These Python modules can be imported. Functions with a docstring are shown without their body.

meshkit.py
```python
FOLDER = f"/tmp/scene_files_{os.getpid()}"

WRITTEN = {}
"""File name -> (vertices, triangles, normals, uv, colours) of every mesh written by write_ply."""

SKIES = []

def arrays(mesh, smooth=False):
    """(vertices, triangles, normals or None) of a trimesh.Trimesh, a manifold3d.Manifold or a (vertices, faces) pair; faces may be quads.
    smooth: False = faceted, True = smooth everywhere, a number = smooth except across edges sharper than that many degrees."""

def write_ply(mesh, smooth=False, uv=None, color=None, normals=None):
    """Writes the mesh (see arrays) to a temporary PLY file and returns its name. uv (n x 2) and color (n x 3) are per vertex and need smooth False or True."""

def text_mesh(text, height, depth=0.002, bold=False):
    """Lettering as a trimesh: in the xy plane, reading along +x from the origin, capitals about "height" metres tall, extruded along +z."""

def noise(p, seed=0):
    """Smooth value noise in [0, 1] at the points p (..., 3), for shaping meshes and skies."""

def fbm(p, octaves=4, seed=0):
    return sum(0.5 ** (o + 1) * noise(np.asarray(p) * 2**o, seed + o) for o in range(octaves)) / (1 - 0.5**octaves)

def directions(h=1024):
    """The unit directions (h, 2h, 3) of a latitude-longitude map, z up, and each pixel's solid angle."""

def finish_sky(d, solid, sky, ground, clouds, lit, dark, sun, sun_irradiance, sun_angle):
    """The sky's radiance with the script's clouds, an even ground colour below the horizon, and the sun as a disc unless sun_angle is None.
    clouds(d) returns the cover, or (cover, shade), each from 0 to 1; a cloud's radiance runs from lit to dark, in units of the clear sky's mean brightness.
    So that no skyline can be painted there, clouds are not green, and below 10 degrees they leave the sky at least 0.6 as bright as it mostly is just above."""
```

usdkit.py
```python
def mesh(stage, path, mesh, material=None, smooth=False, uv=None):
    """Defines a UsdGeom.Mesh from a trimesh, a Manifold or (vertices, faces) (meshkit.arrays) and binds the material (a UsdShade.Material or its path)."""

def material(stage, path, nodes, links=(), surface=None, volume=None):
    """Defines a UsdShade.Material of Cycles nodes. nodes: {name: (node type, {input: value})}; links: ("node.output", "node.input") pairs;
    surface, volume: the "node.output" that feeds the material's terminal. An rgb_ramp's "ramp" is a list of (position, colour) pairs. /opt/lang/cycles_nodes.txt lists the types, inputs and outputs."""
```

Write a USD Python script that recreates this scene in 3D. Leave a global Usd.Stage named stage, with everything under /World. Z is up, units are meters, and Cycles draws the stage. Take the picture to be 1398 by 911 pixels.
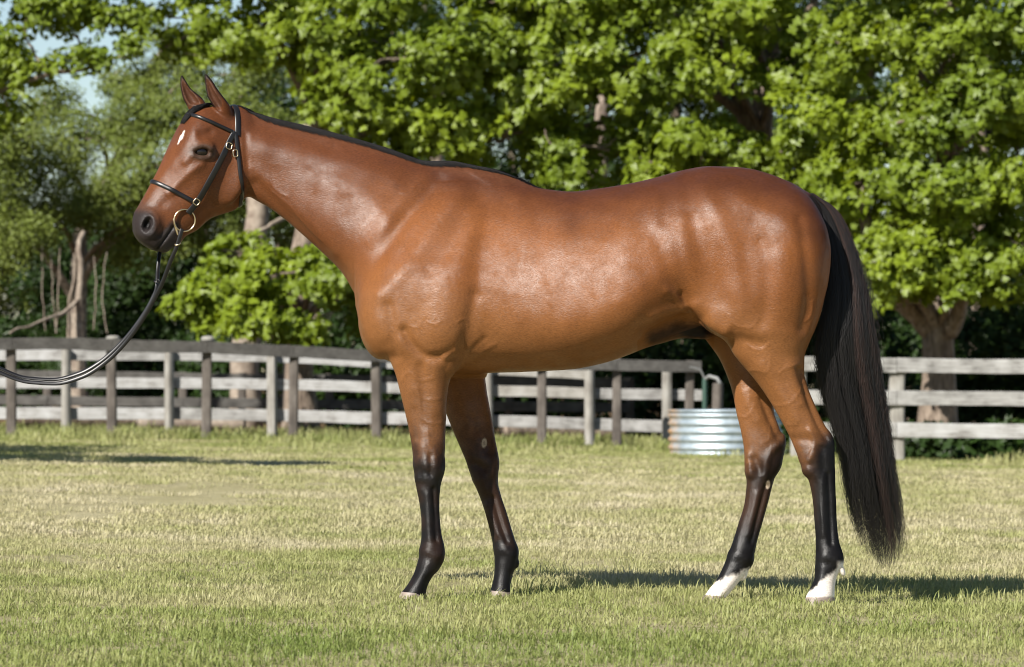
import math, numpy as np, trimesh
from scipy.spatial import cKDTree
from scipy.ndimage import distance_transform_edt, gaussian_filter, map_coordinates
from scipy.interpolate import PchipInterpolator
from pxr import Usd, UsdGeom, UsdLux, UsdShade, Sdf, Gf, Vt
import usdkit, meshkit

stage = Usd.Stage.CreateInMemory()
UsdGeom.SetStageUpAxis(stage, 'Z'); UsdGeom.SetStageMetersPerUnit(stage, 1.0)
UsdGeom.Xform.Define(stage, '/World'); UsdGeom.Scope.Define(stage, '/World/Looks')

# ------------------------------------------------------------------ camera, sky, sun, exposure
F, CX, CY, EYE = 4984.0, 699.0, 530.0, 0.815        # lens in photo pixels, principal point, eye height
EXPOSURE = 1.12
cam = UsdGeom.Camera.Define(stage, '/World/camera')
cam.CreateHorizontalApertureAttr(36.0); cam.CreateVerticalApertureAttr(36.0*667/1024)
cam.CreateFocalLengthAttr(36.0*F/1398)
cam.CreateVerticalApertureOffsetAttr((CY-455.5)/1398*36.0)
cam.CreateClippingRangeAttr(Gf.Vec2f(0.1, 4000.0))
cam.CreateFStopAttr(6.7); cam.CreateFocusDistanceAttr(13.95)
cam.CreateExposureAttr(EXPOSURE)
cam.AddTranslateOp().Set(Gf.Vec3d(0, 0, EYE)); cam.AddRotateXOp().Set(90.0)
SUN = np.array([-0.53, -0.67, 0.65]); SUN /= np.linalg.norm(SUN)     # towards the sun
usdkit.material(stage, '/World/Looks/sky', {
    's': ('sky_texture', {'sky_type': 'single_scattering', 'sun_disc': False, 'sun_elevation': math.asin(SUN[2]), 'sun_rotation': math.atan2(SUN[0], SUN[1]), 'aerosol_density': 0.15}),
    'b': ('background_shader', {'strength': 0.052})}, [('s.color', 'b.color')], surface='b.background')
dome = UsdLux.DomeLight.Define(stage, '/World/sky'); dome.CreateIntensityAttr(1.0)
UsdShade.MaterialBindingAPI.Apply(dome.GetPrim()).Bind(UsdShade.Material.Get(stage, '/World/Looks/sky'))
dome.GetPrim().SetCustomDataByKey('kind', 'structure')
sun = UsdLux.DistantLight.Define(stage, '/World/sun')
sun.CreateNormalizeAttr(True); sun.CreateIntensityAttr(1.25); sun.CreateAngleAttr(0.53); sun.CreateColorAttr(Gf.Vec3f(1.0, 0.955, 0.88))
_z = Gf.Vec3d(*SUN)                                  # its +z axis points at the sun
sun.AddOrientOp().Set(Gf.Quatf(Gf.Rotation(Gf.Vec3d(0, 0, 1), _z).GetQuat()))

# ------------------------------------------------------------------ helpers
used = {}
def path_for(name, parent=None):
    base = (str(parent) if parent else '/World') + '/' + name
    n = used.get(base, 0); used[base] = n + 1
    return base if n == 0 else f'{base}_{n:03d}'
def tag(prim, label=None, cat=None, group=None, kind=None):
    prim = prim.GetPrim() if hasattr(prim, 'GetPrim') else prim
    for k, v in (('label', label), ('category', cat), ('group', group), ('kind', kind)):
        if v: prim.SetCustomDataByKey(k, v)
    return prim
def thing(name, label, cat, loc=(0, 0, 0), rotz=0.0, group=None, kind=None):
    x = UsdGeom.Xform.Define(stage, path_for(name)); x.AddTranslateOp().Set(Gf.Vec3d(*map(float, loc)))
    if rotz: x.AddRotateZOp().Set(float(math.degrees(rotz)))
    tag(x, label, cat, group, kind)
    x.loc = np.array(loc, float); return x
def mesh(name, m, mat, parent=None, smooth=False, **kw):
    """One Mesh prim; points are given in world metres and stored relative to an unrotated parent Xform."""
    v, f, n = meshkit.arrays(m, smooth)
    if parent is not None and getattr(parent, 'loc', None) is not None: v = v - parent.loc
    p = parent.GetPath() if parent is not None else None
    mp = usdkit.mesh(stage, path_for(name, p), (v, f), None, False)
    if n is not None:
        mp.CreateNormalsAttr(Vt.Vec3fArray.FromNumpy(n.astype(np.float32))); mp.SetNormalsInterpolation('vertex')
    bind(mp, mat)
    if parent is not None: mp.loc = getattr(parent, 'loc', None)
    tag(mp, **kw); return mp
def bind(p, mat):
    UsdShade.MaterialBindingAPI.Apply(p.GetPrim()).Bind(UsdShade.Material.Get(stage, '/World/Looks/' + mat))
def M(name, nodes, links, surface='p.BSDF', volume=None):
    usdkit.material(stage, '/World/Looks/' + name, nodes, links, surface=surface, volume=volume)
def ground_z(x, y):
    """The field falls gently to the right, a little more at the fences than where the horse stands."""
    x = np.asarray(x, float); y = np.asarray(y, float)
    t = np.clip((y - 18) / 24, 0, 1); s = 0.0152 + 0.007 * t * t * (3 - 2 * t)
    return -s * 24 * np.tanh(x / 24)
def U(px, row, y):
    """The world point at depth y that the camera sees at photo pixel (px, row)."""
    return np.stack(np.broadcast_arrays((np.asarray(px, float) - CX) * y / F, y, EYE - (np.asarray(row, float) - CY) * y / F), -1)
H_STEP = 1.6                                        # grid of the horse's surface, in horse units
# ------------------------------------------------------------------ the horse
# It is modelled in "horse units" (1 m = 352.2 units): along, down and towards the camera, as drawn from the side; W() turns these into metres.
HY = 14.15; HS = F / HY
def W(p):
    p = np.asarray(p, float); return U(p[..., 0], p[..., 1], HY - p[..., 2] / HS)
def loft(st, step=3.0, nring=None, cap=True):
    """Sections st = (P1x, P1y, P2x, P2y, lat, half width[, c, pt, qt, pb, qb]) across a limb or a trunk -> (points, normals) of its surface.
    P1 is the section's top/front point, P2 its bottom/back point; c is where between P2 and P1 it is widest; the exponents shape its two halves."""
    S = np.array([list(s) + [0.5, 2, 2, 2, 2][len(s) - 6:] if len(s) < 11 else s for s in st], float)
    mid = (S[:, 0:2] + S[:, 2:4]) / 2; d = np.r_[0, np.cumsum(np.maximum(np.linalg.norm(np.diff(np.c_[mid, S[:, 4]], axis=0), axis=1), 1.0))]
    n = max(int(d[-1] / step), 4); t = np.linspace(0, d[-1], n); R = PchipInterpolator(d, S)(t)
    size = max(np.linalg.norm(S[:, 0:2] - S[:, 2:4], axis=1).max() / 2, S[:, 5].max())
    m = nring or int(np.clip(2 * math.pi * size / step, 24, 260)); a = (np.arange(m) + 0.5) / m * 2 * math.pi
    sa, ca = np.sin(a), np.cos(a)
    rings = []
    for r in R:
        top, bot, lat, w, c, pt, qt, pb, qb = r[0:2], r[2:4], r[4], r[5], r[6], r[7], r[8], r[9], r[10]
        u = np.where(sa > 0, np.abs(sa) ** (2 / pt), -np.abs(sa) ** (2 / pb)); y = np.sign(ca) * np.where(sa > 0, np.abs(ca) ** (2 / qt), np.abs(ca) ** (2 / qb))
        f = np.where(u > 0, c + u * (1 - c), c + u * c)
        rings.append(np.c_[bot + (top - bot) * f[:, None], lat + w * y])
    if cap:
        for end in (0, -1):
            cen = rings[end].mean(0); k = int(size / step)
            extra = [cen + (rings[end] - cen) * s for s in np.linspace(0, 1, k + 1)[:-1]]
            rings = extra + rings if end == 0 else rings + extra[::-1]
    G = np.array(rings)
    du = np.roll(G, -1, 1) - np.roll(G, 1, 1); dv = np.gradient(G, axis=0)
    N = np.cross(du, dv); L = np.linalg.norm(N, axis=-1, keepdims=True)
    ok = (L[..., 0] > 1e-6); P, N = G[ok], (N / np.maximum(L, 1e-9))[ok]
    # sections run along the limb; make the normals point outwards
    cen = np.broadcast_to(G.mean(1, keepdims=True), G.shape)[ok]
    if ((P - cen) * N).sum() < 0: N = -N
    return P, N
def ico(center, radii, rot=0.0, yaw=0.0):
    """An ellipsoid turned by rot degrees in the side view -> distance function and its box."""
    c, r, a = np.array(center, float), np.array(radii, float), math.radians(rot)
    ca, sa = math.cos(a), math.sin(a)
    def f(p):
        q = p - c; x = q[:, 0] * ca + q[:, 1] * sa; y = -q[:, 0] * sa + q[:, 1] * ca; z = q[:, 2]
        if yaw:
            cy, sy = math.cos(yaw), math.sin(yaw); x, z = x * cy - z * sy, x * sy + z * cy
        k0 = np.sqrt((x / r[0]) ** 2 + (y / r[1]) ** 2 + (z / r[2]) ** 2) + 1e-9
        k1 = np.sqrt((x / r[0] ** 2) ** 2 + (y / r[1] ** 2) ** 2 + (z / r[2] ** 2) ** 2) + 1e-9
        return k0 * (k0 - 1) / k1
    m = r.max(); return f, c - m, c + m
def bez_pts(p, n):
    p = np.array(p, float); t = np.r_[0, np.cumsum(np.linalg.norm(np.diff(p, axis=0), axis=1))]; return PchipInterpolator(t, p)(np.linspace(0, t[-1], n))
YAW = math.radians(17.0); PIV = 318.0
def yaw_pts(p):
    """Turns the head towards the camera about the poll."""
    p = np.array(p, float); d, l = p[..., 0] - PIV, p[..., 2].copy(); c, s = math.cos(YAW), math.sin(YAW)
    p[..., 0] = PIV + d * c + l * s; p[..., 2] = l * c - d * s; return p
def unyaw(x): return PIV + (x - PIV) / math.cos(YAW)
def kd(P, N, g=3.0):
    """Signed distance to a surface given as points and normals, kept on a grid of spacing g."""
    tree = cKDTree(P); lo = P.min(0) - 22; nn = np.ceil((P.max(0) + 22 - lo) / g).astype(int) + 1
    band = np.zeros(nn, bool); band[tuple(np.round((P - lo) / g).astype(int).T)] = True
    band = distance_transform_edt(~band) <= 3.2
    q = lo + np.argwhere(band) * g
    d, i = tree.query(q, workers=-1, k=3); s = np.zeros(len(q)); w = np.zeros(len(q))
    for k in range(3):
        wk = 1 / (d[:, k] - d[:, 0] + 0.8) ** 2; s += wk * ((q - P[i[:, k]]) * N[i[:, k]]).sum(1); w += wk
    s /= w; s = np.where(d[:, 0] < 6, s, np.sign(s) * np.maximum(np.abs(s), 0.6 * d[:, 0]))
    S = np.zeros(nn); S[band] = s; far, at = distance_transform_edt(~band, return_indices=True); S = S[tuple(at)]; S = S + np.sign(S) * far * g * 0.9
    G = gaussian_filter(S, 0.55).astype(np.float32)
    return (lambda x: map_coordinates(G, ((x - lo) / g).T, order=1, mode='nearest', prefilter=False)), P.min(0), P.max(0)
prims = []           # (function, lo, hi, blend radius, +1 add / -1 carve)
def add(fb, k, sign=1): prims.append((*fb, k, sign))

TORSO = [  # x, top, bottom, half width, c, pt,qt,pb,qb
 (491, 402, 440, 22, .5, 2, 2, 2, 2), (495, 380, 456, 44, .5, 2, 2, 2, 2), (504, 350, 472, 58, .45, 2, 2, 2, 2), (520, 312, 487, 67, .42, 2, 1.8, 2.1, 2), (545, 272, 499, 73, .42, 1.8, 1.4, 2.2, 2),
 (580, 238, 505.5, 77, .42, 1.6, 1.2, 2.2, 2), (620, 227.5, 508, 81, .42, 1.5, 1.12, 2.3, 2), (660, 229, 509.5, 83, .42, 1.5, 1.15, 2.4, 2), (700, 241, 508.5, 88, .40, 1.6, 1.35, 2.4, 2),
 (740, 257, 507, 94, .37, 1.8, 1.65, 2.3, 2), (780, 261.5, 504.5, 99, .35, 2, 1.85, 2.2, 2), (820, 257, 497, 104, .35, 2, 1.9, 2.1, 2), (860, 250.5, 484, 107, .37, 2, 2, 2.1, 2),
 (895, 242.5, 467, 104, .41, 2, 2, 2, 2), (930, 233, 453, 97, .48, 2, 2, 2, 2), (968, 227, 446, 92, .55, 2.1, 2, 2, 2), (1004, 228, 444, 90, .58, 2.1, 2.0, 2, 2),
 (1040, 235.5, 440, 84, .6, 2.1, 2, 2, 2), (1075, 247, 432, 72, .6, 2, 2, 2, 2), (1097, 259, 420, 56, .6, 2, 2, 2, 2), (1110, 272, 400, 38, .6, 2, 2, 2, 2), (1118, 290, 375, 18, .5, 2, 2, 2, 2)]
add(kd(*loft([(x, t, x, b, 0, *r) for x, t, b, *r in TORSO], 3.2)), 0)
NECK = [(326, 149, 338, 266, 0, 25, .5, 2, 1.6, 2, 2), (345, 154, 348, 273, 0, 26, .5, 2, 1.5, 2, 2), (372, 161.5, 366, 283, 0, 27, .48, 1.9, 1.4, 2.1, 2), (405, 169, 392, 302.5, 0, 30, .46, 1.9, 1.35, 2.2, 2),
 (440, 177.5, 418, 325, 0, 35, .45, 1.8, 1.3, 2.2, 2), (485, 189.5, 443, 348, 0, 41, .44, 1.8, 1.3, 2.2, 2), (530, 203, 468, 374, 0, 48, .42, 1.7, 1.25, 2.2, 2), (575, 219, 486, 404, 0, 55, .4, 1.6, 1.2, 2.2, 2), (622, 232, 512, 438, 0, 54, .4, 1.5, 1.1, 2.2, 2), (655, 260, 545, 430, 0, 30, .4, 1.5, 1.1, 2, 2), (668, 290, 575, 415, 0, 6, .4, 1.5, 1.1, 2, 2)]
add(kd(*loft(NECK, 3)), 26)
def hind(side, st): add(kd(*loft([(*s[:4], side * s[4], *s[5:]) for s in st], 2.2), 2.3), 16)
UP = [(965, 235, 1030, 235, 26, 5), (935, 246, 1065, 246, 32, 22), (912, 262, 1100, 266, 40, 36), (903, 285, 1118, 292, 47, 43), (900, 315, 1129, 318, 50, 45, .5, 2.3, 2, 2.2, 2), (905, 345, 1133.5, 346, 51, 45.5, .5, 2.3, 2, 2.2, 2),
      (918, 380, 1131, 381, 52, 43.5, .5, 2.2, 2, 2.2, 2), (932, 408, 1125.5, 408, 53, 41, .5, 2.2, 2, 2.2, 2), (946, 432, 1119.5, 432, 53, 38, .5, 2.2, 2, 2.2, 2)]
NH = UP + [(964, 450, 1113, 450, 52.5, 36), (990, 466, 1105, 468, 51, 32), (1003, 486, 1098.5, 488, 49.5, 28), (1018, 504, 1098, 507, 48, 25), (1031.5, 520, 1101.5, 524, 46.5, 22), (1049, 545, 1111, 549, 45.5, 19.5), (1066.5, 575, 1126, 580, 45, 16),
      (1078.5, 598, 1137.5, 601, 45, 14.5), (1086.5, 617, 1139.5, 617, 45, 14.5), (1094, 635, 1140, 635, 45, 14), (1103.5, 655, 1140.5, 655, 45, 13), (1109, 681, 1141.5, 681, 45, 11), (1111.8, 715, 1143, 715, 45, 10.5), (1113.5, 740, 1146, 740, 45, 11.5),
      (1113.5, 757, 1151, 757, 45, 13), (1112.5, 772, 1151.5, 770, 45, 13), (1112, 787, 1144.5, 783, 45, 12.5), (1107.5, 800, 1140.5, 797, 45, 13), (1102, 811, 1139.5, 810, 45, 15), (1098, 818, 1139.5, 817, 45, 16)]
hind(1, NH)
FH = UP + [(955, 452, 1098, 450, 52, 34), (968, 470, 1086, 466, 50, 30), (982, 490, 1076, 484, 49, 27), (993, 515, 1066, 507, 48, 23), (1000, 537, 1059, 530, 47, 20.5), (1005.5, 565, 1056.5, 558, 46, 17), (1012, 592, 1064, 584, 45, 14.5),
      (1015.5, 615, 1071.5, 606, 45, 14), (1016.5, 640, 1068, 632, 45, 14), (1019, 658, 1057.5, 654, 45, 13), (1016.5, 685, 1050, 682, 45, 11), (1007.5, 716, 1041.5, 713, 45, 10.5), (1000, 740, 1034.5, 737, 45, 11.5),
      (994, 757, 1030, 757, 45, 13), (986, 776, 1024, 776, 45, 13), (979, 790, 1013, 790, 45, 12.5), (971, 801, 1003, 802, 45, 13), (964, 810, 993, 814, 45, 15), (960, 815, 990, 818, 45, 16)]
hind(-1, FH)
ARM = [(608, 284, 634, 284, 26, 9), (584, 306, 646, 308, 40, 8), (562, 326, 652, 326, 46, 13), (538, 347, 655, 347, 50, 20), (515, 372, 652, 372, 53, 28), (500, 405, 652, 405, 54, 29), (498, 432, 648, 432, 54, 28.5), (506, 456, 642, 456, 53, 28), (520, 474, 636, 476, 51, 27)]
NF = ARM + [(534, 488, 628, 494, 49, 25), (538, 503, 619, 508, 47, 23), (543, 523, 613, 525, 46, 20), (549, 548, 610, 548, 45, 18), (555.5, 575, 609, 575, 44, 16), (560.5, 600, 608, 600, 44, 14.5), (563, 618, 607.5, 618, 44, 15),
      (564.5, 634, 606.5, 634, 44, 15.5), (566, 650, 605, 650, 44, 15), (568, 665, 601.5, 665, 44, 13), (572.5, 688, 600, 688, 44, 11), (575, 712, 601, 712, 44, 10.5), (575, 732, 603.5, 732, 44, 11.5), (573.5, 749, 607, 748, 44, 13),
      (571, 763, 606.5, 763, 44, 13.5), (566, 780, 600.5, 776, 44, 13), (559, 794, 589, 790, 44, 13), (552, 804, 583, 803, 44, 14.5), (547, 810, 581, 813, 44, 16), (545, 815, 580, 816, 44, 16.5)]
add(kd(*loft(NF, 2.2), 2.3), 30)
FF = [(s[0] + 6, s[1], s[2] + 6, s[3], -s[4], s[5]) for s in ARM] + [(565, 490, 665, 490, -48, 25), (580, 510, 662, 507, -46, 22), (595, 535, 664, 528, -45, 19.5), (608, 563, 668.5, 555, -44, 17.5), (619, 590, 673.5, 582, -44, 16), (628.5, 612, 677, 604, -44, 15),
      (636, 630, 680.5, 624, -44, 15.5), (641, 645, 680.5, 640, -44, 15.5), (647, 660, 680, 657, -44, 14), (655, 679, 684, 676, -44, 11.5), (662, 700, 691, 697, -44, 10.5), (668, 722, 698, 720, -44, 11), (672, 740, 703.5, 738, -44, 12.5),
      (674.5, 755, 708, 756, -44, 13.5), (675, 770, 706, 771, -44, 13.5), (674.5, 784, 700, 785, -44, 13), (671.5, 799, 698, 800, -44, 14), (669, 807, 698.5, 809, -44, 16), (668, 813, 698.5, 813, -44, 16.5)]
add(kd(*loft(FF, 2.2), 2.3), 30)
# knees, hocks and fetlocks
for c, r, rot, k in (((586, 634, 44), (22.5, 19, 16.5), 0, 7), ((580, 652, 46), (14.5, 13, 13), 0, 6), ((599, 642, 44), (9, 12, 12), 0, 5), ((597, 757, 44), (10.5, 13, 12.5), 20, 6), ((594, 775, 44), (5, 9, 6), 30, 4), ((585, 752, 44), (14, 12, 13.5), 0, 6),
                     ((661, 632, -45), (20.5, 19, 16.5), -10, 7), ((658, 652, -43), (14, 13, 13), -14, 6), ((674, 636, -45), (8, 13, 11), 0, 5), ((697, 752, -44), (11.5, 14, 12.5), -10, 6), ((705, 769, -44), (4.5, 7, 5), 0, 4), ((687, 750, -44), (14, 12, 13.5), 0, 6),
                     ((1130.5, 603, 45), (9, 17, 8.5), -14, 6), ((1114, 626, 46), (23, 20, 14), 12, 8), ((1106, 642, 47), (13, 12, 13), 0, 6), ((1141, 764, 45), (11.5, 13, 12.5), -6, 6), ((1149.5, 779, 45), (4.5, 9, 6), -24, 4), ((1128, 762, 45), (14, 13, 13.5), 0, 6),
                     ((1064, 610, -45), (9, 20, 8.5), 18, 6), ((1043, 632, -45), (23, 20, 14), 14, 8), ((1030, 644, -43), (13, 12, 13), 0, 6), ((1019, 764, -45), (11.5, 13, 12.5), 12, 6), ((1016, 786, -45), (4.5, 8, 5.5), 20, 4), ((1006, 760, -45), (14, 13, 13.5), 0, 6)):
    add(ico(c, np.array(r) - (1.9 if max(r) > 9.5 else .6), rot), k - 1)
# head, drawn facing straight on along the body and then turned
def HT(s): return (unyaw(s[0]), s[1], unyaw(s[2]), s[3], *s[4:])
def head_loft(st, k, step=2.0, sign=1):
    P, N = loft([HT(s) for s in st], step); Q = yaw_pts(P); c, s = math.cos(YAW), math.sin(YAW)
    N = np.c_[N[:, 0] * c + N[:, 2] * s, N[:, 1], N[:, 2] * c - N[:, 0] * s]; add(kd(Q, N, 2.2 if step > 1.6 else 1.5), k, sign)
HEAD = [(328, 149, 334, 255, 0, 23, .5, 2.4, 2.2, 2, 2), (308, 145, 333, 268, 0, 27, .55, 2.6, 2.4, 2, 1.9), (284, 145, 329, 279, 0, 30, .6, 2.8, 2.6, 2, 1.7), (264, 152, 319, 288, 0, 33.5, .66, 3, 2.8, 2, 1.5), (248.5, 170, 304, 293, 0, 36, .68, 3, 2.8, 2, 1.45),
  (237.5, 190, 293, 296.5, 0, 35, .68, 2.8, 2.6, 2, 1.45), (227, 210.5, 284, 301, 0, 30.5, .62, 2.5, 2.4, 2, 1.6), (217, 230.5, 276, 308.5, 0, 25.5, .56, 2.3, 2.2, 2, 1.8), (207.5, 248.5, 268, 315, 0, 22.5, .54, 2.2, 2.2, 2, 2), (198.5, 265, 258, 320, 0, 20.5, .5, 2.2, 2.2, 2.1, 2),
  (190, 280, 250, 325, 0, 20, .5, 2.2, 2.2, 2.2, 2.2), (183.5, 292, 243, 331, 0, 20.5, .55, 2.3, 2.3, 2.3, 2.2), (181.5, 304, 235, 338, 0, 20, .56, 2.3, 2.3, 2.3, 2.2), (183, 316, 226, 342, 0, 18, .55, 2.2, 2.2, 2.2, 2.2), (188.5, 327, 217, 343.5, 0, 15, .5, 2.2, 2.2, 2.2, 2.2), (195, 333.5, 210, 342.5, 0, 9)]
head_loft(HEAD, 14)
def hp(x, y, l): return yaw_pts((unyaw(x), y, l))
def at_near(x, y, l):
    """A head point whose picture position is (x, y) at lateral offset l of the unturned head."""
    q = np.array([0.0, y, l]); q[0] = PIV + (x - PIV - l * math.sin(YAW)) / math.cos(YAW); return yaw_pts(q)
for s in (1, -1):
    def E(x, y, l, r, rot, k, sign=1):
        """Mirrored pair: given as seen on the near side."""
        xu = PIV + (x - PIV - l * math.sin(YAW)) / math.cos(YAW)
        add(ico(yaw_pts((xu, y, s * l)), r, rot, -YAW), k, sign)
    E(312, 248, 17, (22, 30, 9), 20, 14)                 # cheek (masseter)
    E(276, 198.5, 29.5, (15, 6, 6), 10, 9)                   # brow
    E(276, 208, 27, (12, 8, 6.5), 10, 9)                   # eyeball bed
    E(203, 307, 15, (13, 17, 6), 18, 11)                # nostril wing
    E(200.5, 306, 22.5, (6, 11, 9), 22, 2.5, -1)       # nostril
    E(276.8, 207.2, 38, (12.3, 7.0, 7.8), 12, 1.2, -1)       # eye socket
for s in (1, -1):
    for arc, rr in (([(263.5, 210), (266, 205), (271, 201.5), (277.5, 200.6), (284, 202.4), (289, 206.5), (290.5, 209.5)], 2.7), ([(264, 211), (268, 213.2), (273, 214.4), (279, 214.5), (285, 212.8), (289.5, 210)], 2.2)):
        for x_, y_ in bez_pts(arc, 15):                                   # eyelids
            h_ = math.sqrt(max(12.2 ** 2 - (x_ - 276.5) ** 2 - (y_ - 207.2) ** 2, 4.0)) + 25.6
            xu_ = PIV + (x_ - PIV - h_ * math.sin(YAW)) / math.cos(YAW); add(ico(yaw_pts((xu_, y_, s * h_)), (rr, rr, rr)), 1.6)
add(ico(hp(228.5, 335.5, 0), (12, 6.5, 12), -48, -YAW), 4)     # lower lip
add(ico(hp(240, 326, 0), (9, 8, 13), -48, -YAW), 6)            # chin
# ears
def ear(rows, scoop, k):
    st = [(xl, r, xr, r + 0.01, l, w, .5, 2, 2, 2, 2) for r, xl, xr, l, w in rows]; add(kd(*loft(st, 1.1), 1.4), k)
    st = [(xl, r, xr, r + 0.01, l, w) for r, xl, xr, l, w in scoop]; add(kd(*loft(st, 1.0), 1.2), 1.5, -1)
ear([(100.5, 278.7, 281.3, 30, 1.5), (105, 279, 285.5, 30, 3.5), (112, 279.8, 291, 29, 6), (121, 281, 296.5, 28, 8), (131, 283, 304, 27, 9.5), (140, 287.5, 311, 26, 10), (150, 294, 316, 23, 9.5), (162, 300, 318, 19, 8)],
    [(106, 280.4, 282.4, 35, 1.5), (114, 281.2, 287, 36, 5), (124, 282.8, 292, 36.5, 7), (134, 286, 298, 36.5, 8), (143, 292, 303, 36, 8), (152, 299, 305, 34, 4)], 5)
ear([(102.5, 246.8, 249.2, -7, 1.5), (109, 246, 252.8, -7, 4), (115, 246, 256.5, -7.5, 6), (121, 246.6, 260.5, -8, 7.5), (127, 247.8, 267.5, -8.5, 8.5), (134, 249.6, 276, -9, 9.5), (142, 253.5, 281, -9, 10), (153, 260, 286, -8, 9)],
    [(109, 247.4, 249.8, -2, 3), (115, 248, 253.5, -.5, 5), (124, 249.8, 261, .5, 7), (133, 253, 268, 1, 8), (142, 258, 273, 1.5, 7)], 5)
for s in (1, -1):
    add(ico((1072, 350, s * 60), (46, 78, 39), 6), 26)          # quarters
    add(ico((614, 412, s * 56), (32, 52, 27), 12), 22)          # shoulder
for s in (1, -1):
    add(ico((600, 442, s * 60), (40, 42, 25), 0), 14)           # triceps, rounded over the forearm
    add(ico((922, 450, s * 84), (46, 15, 34), -20), 12, -1)     # hollow under the fold of the flank
# sheath, elbow, point of the dock
add(ico((948, 450, 0), (30, 12, 17), 12), 8)
add(ico((930, 448, 0), (60, 12, 34), -18), 12)
add(ico((618, 494, 56), (8, 15, 7), 28), 6); add(ico((624, 494, -56), (8, 15, 7), 28), 6)
add(ico((1110, 292, 0), (15, 26, 12), -22), 10)
add(ico((516, 455, 33), (20, 34, 28), -14), 12); add(ico((513, 455, -33), (20, 36, 28), -14), 12)    # breast
def smin(a, b, k):
    if k <= 0: return np.minimum(a, b)
    h = np.clip(0.5 + 0.5 * (b - a) / k, 0, 1); return b * (1 - h) + a * h - k * h * (1 - h)
def smax(a, b, k): return -smin(-a, -b, k)
def horse_field(P, far=1e3):
    d = np.full(len(P), far); X = np.ascontiguousarray(P[:, 0]); ymin, ymax = P[:, 1].min(), P[:, 1].max()
    for f, lo, hi, k, sign in prims:
        m = k + 6.0
        a, b = np.searchsorted(X, (lo[0] - m, hi[0] + m))             # the points come sorted along the horse
        if a == b or lo[1] - m > ymax or hi[1] + m < ymin: continue
        on = a + np.flatnonzero(((P[a:b, 1:] >= lo[1:] - m) & (P[a:b, 1:] <= hi[1:] + m)).all(1))
        if not len(on): continue
        g = f(P[on]); d[on] = smin(d[on], g, k) if sign > 0 else smax(d[on], -g, k)
    return d
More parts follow.
